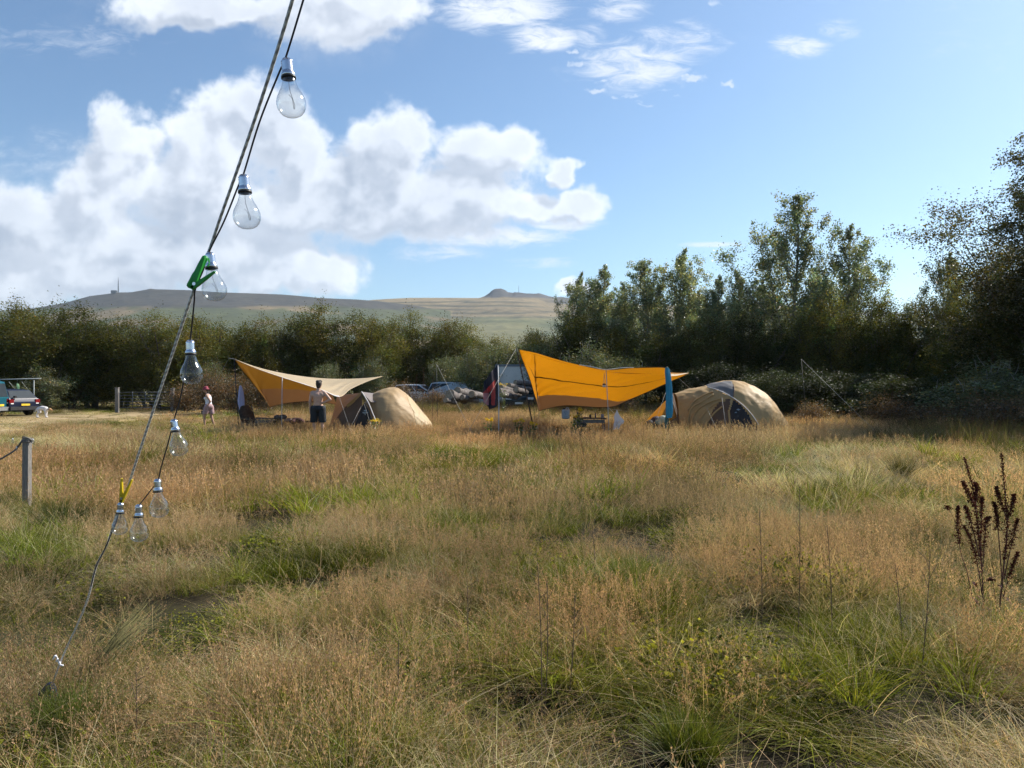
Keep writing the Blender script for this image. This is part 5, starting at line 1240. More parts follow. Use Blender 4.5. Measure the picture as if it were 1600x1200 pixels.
hM = Matrix.Rotation(rad(-8), 3, 'Y')
MB().lathe([(.135, -.035), (.138, -.03), (.098, .012), (.094, .055), (.082, .085), (.05, .10), (.005, .104)], tuple(hc + Vector((0, 0, .035))), 26, hM, cap=False).build('hat', RED, wom, True)
WT = pmat('top_white', (.72, .74, .80), .8, .1, 14, .4, 20)
blob('tank_top', [((-.02, 0, .90), (-.03, 0, 1.04), .122, .110), ((-.03, 0, 1.04), (-.04, 0, 1.18), .110, .125), ((-.05, -.07, 1.20), (-.05, .07, 1.20), .09, .09), ((-.045, -.085, 1.24), (-.05, -.09, 1.325), .025, .02), ((-.05, .085, 1.24), (-.05, .09, 1.325), .025, .02)], [((-.135, 0, 1.17), (.065, .115, .065))], WT, wom, .010, 4, cut=[((0, 0, .89), (0, 0, -1))])
blob('shorts', [((-.02, -.06, .86), (-.02, .06, .86), .135, .135), ((-.05, -.08, .83), (-.125, -.085, .60), .118, .105), ((.02, .08, .83), (.05, .085, .60), .118, .108), ((-.02, 0, .88), (-.02, 0, .93), .122, .118)], [((.06, 0, .85), (.09, .13, .1))], pmat('shorts_pinkish', (.36, .24, .25), .85, .25, 16, .5, 24), wom, .012, 4, cut=[((0, 0, .57), (0, 0, -1)), ((0, 0, .965), (0, 0, 1))])
o = blob('bag', [((-.25, -.05, .66), (-.25, .02, .60), .045, .05)], [], pmat('bag_black', (.015, .015, .018), .5), None, .01, 3); o.location = c; tag(o, 'small dark bag held at the far side of the walking woman', 'bag')
# dog
Dd = 38.5; c = P(67, 652, Dd); c.z = G(c.x, Dd)
dog = thing('dog', 'white dog with tan face sniffing beside the dark hatchback', 'dog', c)
k = 1.0
caps = [((-.22, 0, .44), (-.05, 0, .50), .105, .115), ((-.05, 0, .50), (.14, 0, .46), .115, .125), ((.14, 0, .46), (.20, 0, .40), .125, .10), ((.20, 0, .44), (.31, 0, .43), .075, .06),
        ((.16, -.07, .38), (.19, -.075, .20), .065, .042), ((.19, -.075, .20), (.20, -.075, .05), .040, .030), ((.20, -.075, .04), (.27, -.075, .025), .032, .028),
        ((.15, .07, .38), (.15, .075, .20), .065, .042), ((.15, .075, .20), (.15, .075, .05), .040, .030), ((.15, .075, .04), (.21, .075, .025), .032, .028),
        ((-.22, -.06, .42), (-.17, -.07, .26), .085, .055), ((-.17, -.07, .26), (-.29, -.07, .18), .045, .03), ((-.29, -.07, .18), (-.27, -.07, .04), .028, .024), ((-.27, -.07, .03), (-.22, -.07, .02), .026, .024),
        ((-.22, .06, .42), (-.19, .07, .26), .085, .055), ((-.19, .07, .26), (-.31, .07, .18), .045, .03), ((-.31, .07, .18), (-.30, .07, .04), .028, .024), ((-.30, .07, .03), (-.25, .07, .02), .026, .024),
        ((-.30, 0, .46), (-.38, 0, .36), .03, .02), ((-.38, 0, .36), (-.41, 0, .24), .022, .012)]
blob('body', caps, [((.35, 0, .44), (.06, .055, .06))], pmat('fur_white', (.66, .63, .62), .9, .12, 16, .6, 60), dog, .012, 5)
FT = pmat('fur_tan', (.50, .29, .14), .9, .2, 20, .5, 60); FB = pmat('fur_dark', (.06, .035, .02), .9)
blob('face', [((.37, 0, .44), (.46, 0, .39), .062, .036), ((.46, 0, .39), (.50, 0, .37), .036, .026)], [], FT, dog, .010, 3)
MB().ball((.525, 0, .372), (.013, .016, .012), 8).build('nose', FB, dog, True)
for s in (-1, 1): blob('ear', [((.345, s * .05, .49), (.33, s * .08, .43), .022, .026)], [], FB, dog, .008, 2); MB().ball((.43, s * .036, .44), .008, 6).build('eye', EYE, dog, True)

# ---------------------------------------------------------------- vehicles
def paint(name, col): return pmat(name, col, .35, .04, 3, metal=.0, spec=.3)
GLS = pmat('car_glass', (.035, .045, .055), .3, .1, 3, spec=.12)
TYRE = pmat('tyre_rubber', (.018, .018, .018), .85, .2, 30)
RIM = pmat('rim_alloy', (.45, .46, .48), .35, .1, 10, metal=.8)
TRIM = pmat('trim_black', (.025, .025, .027), .6)
REDL = pmat('tail_lens_red', (.20, .01, .012), .25); CLRL = pmat('lamp_clear', (.75, .75, .75), .15); PLY = pmat('plate_yellow', (.75, .52, .04), .5); PLW = pmat('plate_white', (.7, .7, .7), .5)
def car(name, label, loc, rz, prof, cabin, W, mat, wheels, wr=.32, cat='car', low=.22, group='parked cars behind the camp', plate='y', silver=None, rails=False):
    """prof: body side outline (x, z) clockwise from the rear bottom; cabin: glasshouse outline (x, z); the car points to +x"""
    t = thing(name, label, cat, loc, rz, group)
    def solid(outline, w0, inset, nm, m, z0=None, wtop=None):
        z1 = max(p[1] for p in outline); zb = min(p[1] for p in outline); V = []; n = len(outline)
        for s in (-1, 1):
            for (x, z) in outline:
                f = (z - zb) / (z1 - zb + 1e-6); w_ = w0 + ((wtop if wtop else w0) - w0) * f; V.append((x, s * w_ / 2, z))
        Fq = [tuple(range(n))[::-1], tuple(range(n, 2 * n))] + [(k, (k + 1) % n, n + (k + 1) % n, n + k) for k in range(n)]
        o = mk(nm, V, Fq, m, t, False); b = o.modifiers.new('b', 'BEVEL'); b.width = inset; b.segments = 3; b.limit_method = 'ANGLE'; b.angle_limit = rad(25)
        bm = bmesh.new(); bm.from_mesh(o.data); bmesh.ops.recalc_face_normals(bm, faces=bm.faces); bm.to_mesh(o.data); bm.free(); return o
    body = solid(prof, W, .05, 'body', mat)
    zb = min(p[1] for p in cabin); cab = solid(cabin, W * .97, .05, 'cabin', mat, wtop=W * .76)
    # side windows, screens: panes standing 4 mm proud of the cabin
    zt = max(p[1] for p in cabin); H_ = zt - zb
    def wid(z): return (W * .97 + (W * .76 - W * .97) * ((z - zb) / H_)) / 2 + .006
    cx0 = min(p[0] for p in cabin if p[1] < zb + .02); cx1 = max(p[0] for p in cabin if p[1] < zb + .02); tx0 = min(p[0] for p in cabin if p[1] > zt - .1); tx1 = max(p[0] for p in cabin if p[1] > zt - .1)
    za, zc = zb + H_ * .08, zb + H_ * .84
    def lerpx(e0, e1, z): return e0 + (e1 - e0) * (z - zb) / H_
    nw = 3 if (cx1 - cx0) > 2.2 else 2
    for s in (-1, 1):
        for k in range(nw):
            f0, f1 = k / nw, (k + 1) / nw; q = []
            for (ff, z) in ((f0, za), (f1, za), (f1, zc), (f0, zc)):
                a = lerpx(cx0, tx0, z) + .10; b = lerpx(cx1, tx1, z) - .10; pad = .035 if ff == f0 else -.035
                q.append((a + (b - a) * ff + pad, s * wid(z), z))
            mk('side_window', q, [(0, 1, 2, 3) if s < 0 else (3, 2, 1, 0)], GLS, t)
    for (e0, e1, nm, sg) in ((cx1, tx1, 'windscreen', 1), (cx0, tx0, 'rear_window', -1)):
        q = [(lerpx(e0, e1, z) + sg * .012, s * wid(z) * .88, z) for z, s in ((za, -1), (za, 1), (zc, 1), (zc, -1))]
        mk(nm, q, [(0, 1, 2, 3) if sg > 0 else (3, 2, 1, 0)], GLS, t)
    x0 = min(p[0] for p in prof); x1 = max(p[0] for p in prof); zm = [p[1] for p in prof]
    for s in (-1, 1):
        for wx in wheels:
            m = MB(); M = Matrix.Rotation(rad(90), 3, 'X')
            m.lathe([(wr * .62, -.10), (wr * .93, -.10), (wr, -.06), (wr, .06), (wr * .93, .10), (wr * .62, .10)], (0, 0, 0), 26, M)
            wo = m.build('wheel', TYRE, t, True); wo.location = (wx, s * (W / 2 - .09), wr)
            r = MB().lathe([(.05, s * -.125), (wr * .6, s * -.112), (wr * .63, s * -.09)][::(1 if s > 0 else -1)], (0, 0, 0), 20, M)
            for a in range(5): r.box((math.cos(a * 1.257) * wr * .32, s * .118, math.sin(a * 1.257) * wr * .32), (wr * .5, .02, .05), 0)
            r.build('rim', RIM, wo)
            MB().lathe([(wr * 1.13, -.012), (wr * 1.15, .0), (wr * 1.13, .012)], (wx, s * (W / 2 + .003), wr + .02), 24, M).build('wheel_arch', TRIM, t, True)
        MB().box((x0 + .035, s * (W / 2 - .13), .82 * (zb / .95)), (.09, .26, .2)).build('tail_light', REDL, t)
        MB().box((x0 + .03, s * (W / 2 - .16), .82 * (zb / .95) - .13), (.09, .16, .06)).build('reversing_light', CLRL, t)
        MB().box((x1 - .06, s * (W / 2 - .22), zb * .74), (.1, .34, .13)).build('headlight', CLRL, t)
        MB().box((cx1 - .25, s * (W / 2 + .09), zb + .05), (.12, .16, .12)).build('wing_mirror', TRIM, t)
        if rails: MB().tube([(tx0 + .1, s * W * .34, zt), (tx0 + .16, s * W * .34, zt + .05), (tx1 - .2, s * W * .34, zt + .05), (tx1 - .1, s * W * .34, zt)], .018, 6).build('roof_rail', TRIM, t, True)
    for sg, x in ((-1, x0), (1, x1)):
        MB().box((x - sg * .02, 0, .42), (.16, W * .96, .20)).build('bumper', silver or TRIM, t)
        MB().box((x + sg * .066, 0, .62 if sg < 0 else .45), (.012, .5, .11)).build('number_plate', PLY if (sg < 0 and plate == 'y') else PLW, t)
    return t
hatch_p = [(-2.05, .28), (-2.1, .75), (-2.02, .98), (-.9, 1.0), (1.0, .96), (1.85, .80), (2.05, .62), (2.05, .25)]
hatch_c = [(-1.98, .96), (-1.55, 1.44), (-.9, 1.5), (.1, 1.48), (1.0, .95)]
def at_ground(x, y, D):
    p = P(x, y, D); p.z = G(p.x, D); return p
van_p = [(-2.4, .3), (-2.45, 1.05), (1.3, 1.12), (2.15, .98), (2.4, .7), (2.42, .3)]
van_c = [(-2.43, 1.0), (-2.32, 1.88), (-2.1, 1.95), (.9, 1.93), (1.25, 1.80), (1.95, 1.05)]
Pv = at_ground(-76, 652, 39.5)
car('camper_van', 'teal van cut off by the left edge with a red tail light', Pv, rad(186), van_p, van_c, 1.8, paint('paint_teal', (.008, .085, .12)), (-1.45, 1.5), .33, 'van', group=None, silver=pmat('bumper_silver', (.4, .41, .43), .35, metal=.6))
car('hatchback_car', 'dark blue hatchback with yellow rear number plate behind the teal van', at_ground(-2, 650, 42), rad(160), hatch_p, hatch_c, 1.78, paint('paint_dark_blue', (.012, .018, .045)), (-1.25, 1.28), .32, rails=False)
car('white_car', 'white car half hidden in rough grass behind the left dome tent', at_ground(657, 632, 52), rad(-12), hatch_p, hatch_c, 1.75, paint('paint_white', (.72, .73, .75)), (-1.25, 1.28), .31)
mpv_c = [(-1.98, .96), (-1.75, 1.58), (-1.2, 1.66), (.2, 1.62), (.75, 1.40), (1.35, .98)]
car('people_carrier', 'blue grey people carrier parked behind the logs', at_ground(717, 634, 50), rad(-16), hatch_p, mpv_c, 1.8, paint('paint_blue_grey', (.34, .40, .46)), (-1.25, 1.28), .32, rails=True)
car('grey_car', 'dark grey car half hidden behind the flag', at_ground(770, 634, 51), rad(-170), hatch_p, hatch_c, 1.75, paint('paint_grey', (.10, .11, .12)), (-1.25, 1.28), .31)
off_c = [(-2.0, .98), (-1.9, 1.72), (-1.5, 1.78), (.35, 1.75), (.8, 1.0)]
car('off_road_car', 'dark off road car nose on beside the log pile and the right tarp', at_ground(829, 634, 45), rad(-110), hatch_p, off_c, 1.8, paint('paint_black_green', (.015, .02, .018)), (-1.25, 1.28), .36)
# container
CT = pmat('container_grey_blue', (.90, .87, .82), .6, .05, 2, .2, 20)
c = P(812, 634, 50); g = G(c.x, 50); t = thing('shipping_container', 'plain grey container standing behind the log pile', 'container', (c.x, 50, g), rad(4))
Wc = 3.2; Hc = CH + (604 - 571) / F * 50 - g; m = MB().box((0, 1.2, Hc / 2 + .1), (Wc, 2.3, Hc - .22)); m.build('wall', CT, t)
m = MB()
for k in range(17): m.box((-Wc / 2 + .1 + k * Wc / 17, .03, Hc / 2 + .1), (.08, .04, Hc - .5), taper=1)
m.build('ribbing', CT, t)
m = MB()
for sx_ in (-1, 1):
    for sy_ in (.05, 2.35): m.box((sx_ * Wc / 2, sy_, Hc / 2 + .1), (.14, .14, Hc - .1))
for z in (.12, Hc): m.box((0, .045, z), (Wc, .13, .14)); m.box((0, 2.35, z), (Wc, .13, .14))
m.build('frame', pmat('container_frame', (.20, .23, .27), .6), t)
MB().box((0, 1.2, Hc + .02), (Wc - .1, 2.2, .06)).build('roof', pmat('container_roof', (.42, .44, .46), .6), t)
# gate
GM = pmat('gate_galvanised', (.13, .14, .15), .6, .2, 10, metal=.5)
a = P(187, 638.5, 45); b = P(266, 638.5, 46); a.z -= .2; b.z -= .2; t = thing('field_gate', 'grey galvanised metal field gate in front of the dark hedge', 'gate', a, math.atan2(b.y - a.y, b.x - a.x)); Lg = (b - a).length
for k in range(6): MB().tube([(0, 0, .25 + k * .19), (Lg, 0, .25 + k * .19)], .022, 6).build('rail', GM, t, True)
for x in (0, Lg * .25, Lg * .5, Lg * .75, Lg): MB().tube([(x, -.01, .22), (x, -.01, 1.24)], .026, 6).build('upright', GM, t, True)
t = thing('gate_post', 'dark wooden post at the left end of the metal gate', 'post', a + Vector((-.15, 0, 0)), group='gate posts'); MB().box((0, 0, .7), (.18, .18, 1.5)).build('shaft', WOOD, t); MB().box((0, 0, 1.47), (.22, .22, .05)).build('cap', WOOD, t)
dup(t, b + Vector((.15, 0, 0)), 0, label='dark wooden post at the right end of the metal gate')
# pale frame above the hatchback
fw = pmat('frame_pale_metal', (.34, .37, .36), .5); c0 = P(-40, 594, 43.5); c1 = P(64, 591.5, 43.5)
t = thing('canopy_frame', 'pale metal frame with a long top bar above the dark hatchback', 'frame', (c0.x, 43.5, 0)); MB().tube([(0, 0, c0.z), (c1.x - c0.x, 0, c1.z)], .032, 8).build('top_bar', fw, t, True)
for x in (-30, 53): q = P(x, 600, 43.5); MB().tube([(q.x - c0.x, 0, -.05), (q.x - c0.x, 0, c0.z)], .028, 8).build('upright', fw, t, True)
for x in (14, 34): q = P(x, 600, 43.5); MB().tube([(q.x - c0.x, 0, c0.z - .1), (q.x - c0.x, .6, c0.z - .6)], .014, 6).build('strut', fw, t, True)
hang('jacket', 'small pale green garment hanging inside the pale frame', 'garment', [(27, 599, 1), (27.5, 601, 2), (28, 605, 2.2), (28.5, 608, 1.2)], fabric('cloth_pale_green', (.5, .72, .42), .3), 43)
# logs
LOG = pmat('log_bark_pale', (.15, .13, .12), .9, .6, 4, .8, 14, stretch=(1, 1, 1)); LOGE = pmat('log_end_wood', (.26, .21, .15), .85, .3, 12)
def log(a, b, r, label, group):
    a = Vector(a); b = Vector(b); n = 10; rs = np.random.RandomState(int(abs(a.x * 100)) % 9999); m = MB(); pts = []; R = []
    for k in range(n + 1):
        f = k / n; pts.append(a.lerp(b, f) - a + Vector((rs.normal() * r * .06, 0, rs.normal() * r * .06))); R.append(r * (1 + rs.normal() * .06) * (1 - .12 * f))
    m.tube(pts, R, 14, cap=False); o = m.build('log', LOG, None, True); o.location = a; tag(o, label, 'log', group)
    e = MB(); d = (b - a).normalized(); e.lathe([(R[0] * .96, 0), (R[0] * .97, -.012), (.001, -.014)][::-1], (0, 0, 0), 14, (-d).to_track_quat('Z', 'Y').to_matrix() @ Matrix.Diagonal((1, 1, -1)))
    e2 = MB(); e2.lathe([(R[0] * .97, -.012), (R[0] * .97, .012)], (0, 0, 0), 14, d.to_track_quat('Z', 'Y').to_matrix()); e2.build('cut_end', LOGE, o)
    e3 = MB(); e3.lathe([(R[-1] * .97, -.012), (R[-1] * .97, .012)], tuple(b - a), 14, d.to_track_quat('Z', 'Y').to_matrix()); e3.build('cut_end', LOGE, o); return o
GL1, GL2 = 'logs in the left log pile', 'logs in the right log pile'
for (x1, y1, x2, y2, D, dd, r, lb) in [(703, 617, 727, 624, 36, 1.2, .26, 'thick front log of the left pile'), (714, 611, 740, 619, 36.6, 1.3, .20, 'pale upper log of the left pile'), (724, 611, 752, 618, 37.4, 1.5, .17, 'upper log at the right of the left pile'), (737, 616, 762, 621, 36.4, 1.5, .16, 'low log of the left pile reaching to the flag'), (696, 625, 712, 629, 35.6, .8, .13, 'thin log lying left of the left pile'), (722, 621, 746, 626, 36.2, 1.0, .15, 'lower middle log of the left pile')]:
    log(P(x1, y1, D), P(x2, y2, D + dd), r, lb, GL1)
for (x1, y1, x2, y2, D, dd, r, lb) in [(783, 606, 818, 615, 40, 2., .17, 'upper long log of the right pile'), (780, 611, 812, 617, 39.4, 1.8, .18, 'second log of the right pile just above the ground'), (782, 616, 806, 620, 39, 1.5, .16, 'lowest log of the right pile'), (795, 603, 828, 609, 41.5, 2, .16, 'far top log of the right pile'), (805, 598, 832, 599, 43, 1.2, .15, 'short log on top of the right pile'), (806, 609, 822, 613, 39.8, 1, .17, 'stubby log end pointing to the black pole')]:
    log(P(x1, y1, D), P(x2, y2, D + dd), r, lb, GL2)

# ---------------------------------------------------------------- camp furniture
CB = pmat('chair_fabric_brown', (.085, .06, .045), .85, .3, 14, .5, 30, trans=.1); AL = pmat('chair_frame', (.10, .10, .10), .4, metal=.5)
def camp_chair(loc, rz, label, s=1.0):
    t = thing('camp_chair', label, 'camp chair', loc, rz, 'low camp chairs'); t.scale = (s, s, s)
    V = []; n = 14
    for i in range(n + 1):
        for j in range(9):
            u = (j / 8 - .5); v = i / n; z = .30 + v * .62; y = .22 + v * .22 + .08 * (1 - (2 * u) ** 2) * -1 + .02
            w_ = .27 * (1 - .35 * max(0, v - .7) / .3 * abs(2 * u) ** 2); V.append((u * 2 * w_, y, z - .06 * (abs(2 * u) ** 3) * v))
    Fq = [(i * 9 + j, i * 9 + j + 1, (i + 1) * 9 + j + 1, (i + 1) * 9 + j) for i in range(n) for j in range(8)]
    o = mk('backrest', V, Fq, CB, t, True); sm_ = o.modifiers.new('s', 'SOLIDIFY'); sm_.thickness = .03
    V = [((j / 6 - .5) * .54, -.28 + i * .09, .30 + .05 * abs(j / 6 - .5) * 2 - .04 * math.sin(i / 6 * 3.14)) for i in range(7) for j in range(7)]
    o = mk('seat', V, [(i * 7 + j, i * 7 + j + 1, (i + 1) * 7 + j + 1, (i + 1) * 7 + j) for i in range(6) for j in range(6)], CB, t, True); sm_ = o.modifiers.new('s', 'SOLIDIFY'); sm_.thickness = .025
    for sx_ in (-1, 1):
        MB().tube([(sx_ * .28, .32, -.02), (sx_ * .28, -.28, .30)], .013, 6).build('leg', AL, t, True); MB().tube([(sx_ * .28, -.30, -.02), (sx_ * .28, .24, .30), (sx_ * .27, .46, .90)], .013, 6).build('leg', AL, t, True)
        MB().tube([(sx_ * .30, -.28, .30), (sx_ * .30, -.30, .48), (sx_ * .30, .30, .50)], .012, 6).build('armrest_tube', AL, t, True); MB().box((sx_ * .30, 0, .505), (.06, .5, .025)).build('armrest', CB, t)
    return t
camp_chair(at_ground(397, 668, 24.8), rad(58), 'brown camp chair with rounded back facing right under the left tarp', 1.05)
camp_chair(at_ground(485, 672, 25.2), rad(-60), 'low dark camp chair beside the shirtless man', .82)
def low_table(loc, L_, W_, H_, rz, label, top, leg):
    t = thing('camp_table', label, 'table', loc, rz); MB().box((0, 0, H_), (L_, W_, .03)).build('tabletop', top, t)
    for sx_ in (-1, 1):
        for sy_ in (-1, 1): MB().tube([(sx_ * L_ * .42, sy_ * W_ * .4, H_ - .015), (sx_ * L_ * .48, sy_ * W_ * .46, -.05)], .014, 6).build('leg', leg, t, True)
    MB().box((0, -W_ * .47, H_ - .08), (L_ * .9, .02, .10)).build('apron', leg, t); return t
DT = pmat('table_dark', (.05, .045, .04), .6, .3, 10); c = at_ground(415, 669, 24.6)
low_table(c, .62, .5, .50, 0, 'dark low camp table right of the brown camp chair', DT, AL)
c2 = at_ground(427, 669, 25.4); t = thing('crate', 'dark box beside the low table under the left tarp', 'box', c2); MB().box((0, 0, .2), (.4, .35, .4)).build('box', DT, t); MB().box((0, 0, .415), (.43, .38, .03)).build('lid', AL, t)
for (x, y, r, col, lb, nm, ct) in [(440, 652, .14, (.12, .10, .09), 'dark rucksack at the foot of the white pole', 'rucksack', 'rucksack'), (452, 657, .12, (.22, .16, .14), 'small brownish bundle right of the white pole', 'bundle', 'bundle'), (468, 657, .15, (.10, .05, .045), 'flat dark red blanket lying in front of the small chair', 'blanket', 'blanket')]:
    p = P(x, y, 24.6); m = MB(); rs = np.random.RandomState(x)
    for k in range(6): m.ball((p.x + rs.normal() * r * .7, p.y + rs.normal() * r * .4, p.z - r * .3 + rs.rand() * r * .5), (r * .8, r * .7, r * .55), 12)
    o = m.build(nm, pmat(nm + '_cloth', col, .9, .4, 12, .7, 22), None, True); rm = o.modifiers.new('r', 'REMESH'); rm.mode = 'VOXEL'; rm.voxel_size = .03; rm.use_smooth_shade = True; tag(o, lb, ct)
# right camp: jerrycan, table with things
c = P(884, 655, 21.8); t = thing('water_canister', 'pale blue grey water canister left of the camp table', 'canister', c); t.scale = (1.1, 1.1, 1.15)
PB = pmat('canister_plastic', (.36, .43, .50), .35, .06, 6, trans=.3); o = MB().box((0, 0, .13), (.21, .14, .25)).build('tank', PB, t); b_ = o.modifiers.new('b', 'BEVEL'); b_.width = .045; b_.segments = 4
for k in o.data.polygons: k.use_smooth = True
MB().lathe([(.035, .25), (.035, .285), (.03, .29)], (-.05, 0, 0), 14).build('cap', POLEB, t, True); MB().tube([(.0, 0, .25), (.02, 0, .29), (.07, 0, .29), (.10, 0, .22)], .012, 8).build('handle', PB, t, True); MB().tube([(.03, -.073, .18), (.0, -.075, .22), (-.04, -.075, .19), (-.01, -.075, .13), (-.05, -.075, .07), (.04, -.075, .07)], .007, 6).build('moulding', pmat('moulding_dark', (.2, .25, .32), .4), t, True)
c = at_ground(921, 690, 22.0); tp = .76 - (c.z - 0); th = (CH - (653.5 - HZ) / F * 22 - c.z)
low_table(c, .95, .55, th, 0, 'low dark camp table under the right tarp', DT, AL)
def onT(x): return Vector(((x - 800) / F * 22.0, 21.95, c.z + th + .016))
def jar(x, prof, col, nm, lb, ct, lid=None, rough=.4):
    t = thing(nm, lb, ct, onT(x)); MB().lathe(prof, n=14).build('body', pmat(nm + '_mat', col, rough), t, True)
    if lid: MB().lathe(lid, n=14).build('lid', POLEB, t, True)
jar(902.5, [(.028, 0), (.03, .01), (.03, .12), (.024, .15)], (.02, .015, .015), 'bottle', 'dark upright bottle at the left end of the camp table', 'bottle', [(.016, .15), (.016, .18)])
jar(922, [(.03, 0), (.034, .02), (.034, .08), (.028, .09)], (.05, .03, .02), 'mug', 'dark mug in the middle of the camp table', 'mug', [(.03, .09), (.015, .10)])
jar(930, [(.022, 0), (.024, .01), (.022, .10), (.012, .13)], (.03, .035, .05), 'flask', 'slim dark flask right of the mug', 'flask', [(.013, .13), (.013, .15)])
jar(915, [(.06, 0), (.085, .02), (.09, .025)], (.45, .36, .30), 'plate', 'shallow pale plate beside the mug', 'plate')
jar(941, [(.04, 0), (.045, .02), (.045, .10), (.04, .11)], (.18, .17, .20), 'cup', 'pale grey cup at the right end of the camp table', 'cup', [(.042, .11), (.02, .118)])
t = thing('camping_stove', 'small black stove under the left end of the camp table', 'stove', (P(908, 662, 21.7).x, 21.75, P(908, 664, 21.75).z)); MB().box((0, 0, 0), (.32, .26, .10)).build('casing', POLEB, t); MB().lathe([(.09, .05), (.1, .06), (.1, .075)], n=16).build('burner', AL, t, True); MB().box((0, -.132, 0), (.10, .01, .04)).build('control_panel', AL, t)

# ---------------------------------------------------------------- single plants
DK = leafmat('dock_seed_red_brown', (.085, .028, .020), .15, .02, .7); DKS = pmat('dock_stem', (.10, .04, .03), .8, .3, 20)
def dock(px, py, D, stems, label, seed, nm='dock_plant'):
    """stems: list of polylines in photo pixels, seeded part from fraction f"""
    rs = np.random.RandomState(seed); b = P(px, py, D); b.z = G(b.x, D); t = thing(nm, label, 'dock plant', b, group='dead dock plants'); m = MB(); Cs = []; As = []
    for (pts, f0, rr_) in stems:
        Q = spline([P(x, y, D + dd) - b for x, y, dd in pts], 14); n = len(Q); m.tube(Q, [rr_ * (1 - .7 * k / n) for k in range(n)], 6)
        for k in range(int(n * f0), n - 1):
            tt = (k - n * f0) / (n - n * f0); w = (.020 * (1 - .75 * tt) + .003) * (1. + .5 * math.sin(k * 1.9))
            for j in range(int(46 * (1 - .4 * tt))):
                a = rs.rand() * 6.28; r = w * rs.rand() ** .6; Cs.append(Q[k].lerp(Q[k + 1], rs.rand() * .6) + Vector((math.cos(a) * r, math.sin(a) * r, rs.normal() * .003)))
    m.build('stem', DKS, t, True); c = np.array([tuple(v) for v in Cs]); a = rdir(rs, len(c)); bb = orth(rs, a); s = rs.uniform(.005, .010, (len(c), 1))
    V, Fq = cards(c, a * s * .6, bb * s * .5); lv = rs.uniform(.5, 1.5, len(c)); mk('seed_heads', V, Fq, DK, t, col=np.repeat(np.stack([lv, lv * .9, lv * .9], -1), 4, 0))
    lf = MB(); V = []; 
    for k in range(7):
        a = rs.rand() * 6.28; z = rs.uniform(.05, .4); d = Vector((math.cos(a), math.sin(a), rs.uniform(-.3, .6))); p0 = Vector((rs.normal() * .02, rs.normal() * .02, z)); s_ = Vector((-d.y, d.x, 0)).normalized() * .012; p1 = p0 + d * .06; p2 = p0 + d * .12 + Vector((0, 0, -.04))
        lf.add([p0, p1 + s_, p2, p1 - s_], [(0, 1, 2, 3)])
    mk('withered_leaf', lf.V, lf.F, DK, t, col=np.ones((len(lf.V), 3)))
    return t
dock(1533, 985, 5.0, [([(1536, 985, 0), (1534, 900, .02), (1528, 830, .03), (1520, 765, .03), (1506, 714, .02)], .36, .006), ([(1534, 930, .02), (1522, 860, .0), (1505, 820, -.02)], .35, .004), ([(1530, 870, 0), (1515, 810, .03), (1507, 790, .05)], .3, .004), ([(1534, 900, .0), (1540, 820, -.03), (1546, 808, -.03)], .3, .004), ([(1532, 860, 0), (1533, 800, .06), (1534, 776, .06)], .25, .0035), ([(1526, 800, 0), (1512, 770, -.04), (1504, 752, -.05)], .2, .003), ([(1524, 790, 0), (1526, 765, .03), (1524, 754, .03)], .2, .003)], 'left red brown dock plant with tall pointed seed spikes at the right edge', 3)
dock(1562, 985, 5.05, [([(1558, 985, 0), (1566, 900, .02), (1573, 830, .02), (1570, 770, 0), (1564, 708, 0)], .34, .006), ([(1566, 920, 0), (1560, 840, -.03), (1556, 800, -.04), (1552, 784, -.04)], .4, .004), ([(1568, 905, 0), (1582, 840, .02), (1590, 810, .03)], .35, .004), ([(1566, 935, 0), (1580, 890, -.02), (1590, 862, -.03)], .35, .004), ([(1572, 810, 0), (1560, 775, -.03), (1556, 760, -.04)], .2, .003), ([(1573, 815, 0), (1582, 785, .03), (1584, 772, .03)], .2, .003), ([(1560, 980, 0), (1552, 915, .03), (1548, 905, .03)], .8, .003)], 'right red brown dock plant with the thickest seed spike at the right edge', 4)
dock(1525, 985, 5.1, [([(1527, 990, 0), (1512, 900, 0), (1500, 860, .02), (1496, 810, .02), (1497, 790, .02)], .55, .0035), ([(1496, 830, 0), (1490, 810, .02), (1478, 790, .03)], .8, .002)], 'thin crooked dock stem left of the two red brown dock plants', 5)
for k, (x, yt, yb, D, lb) in enumerate([(650, 585, 668, 28, 'dark dead stalk right of the left dome tent'), (661, 575, 668, 27.5, 'tall dark dead stalk in front of the white car'), (676, 583, 668, 27, 'dark dead stalk between white car and logs'), (645, 597, 668, 26, 'short dark dead stalk touching the lit tent side')]):
    b = P(x, 660, D); dock(x, 0, D, [([(x - 1, HZ + (CH - G(b.x, D)) / D * F, 0), (x, (yt + yb) / 2, 0), (x + 1, yt, .05)], .45, .010)], lb, 20 + k, 'dead_stalk')
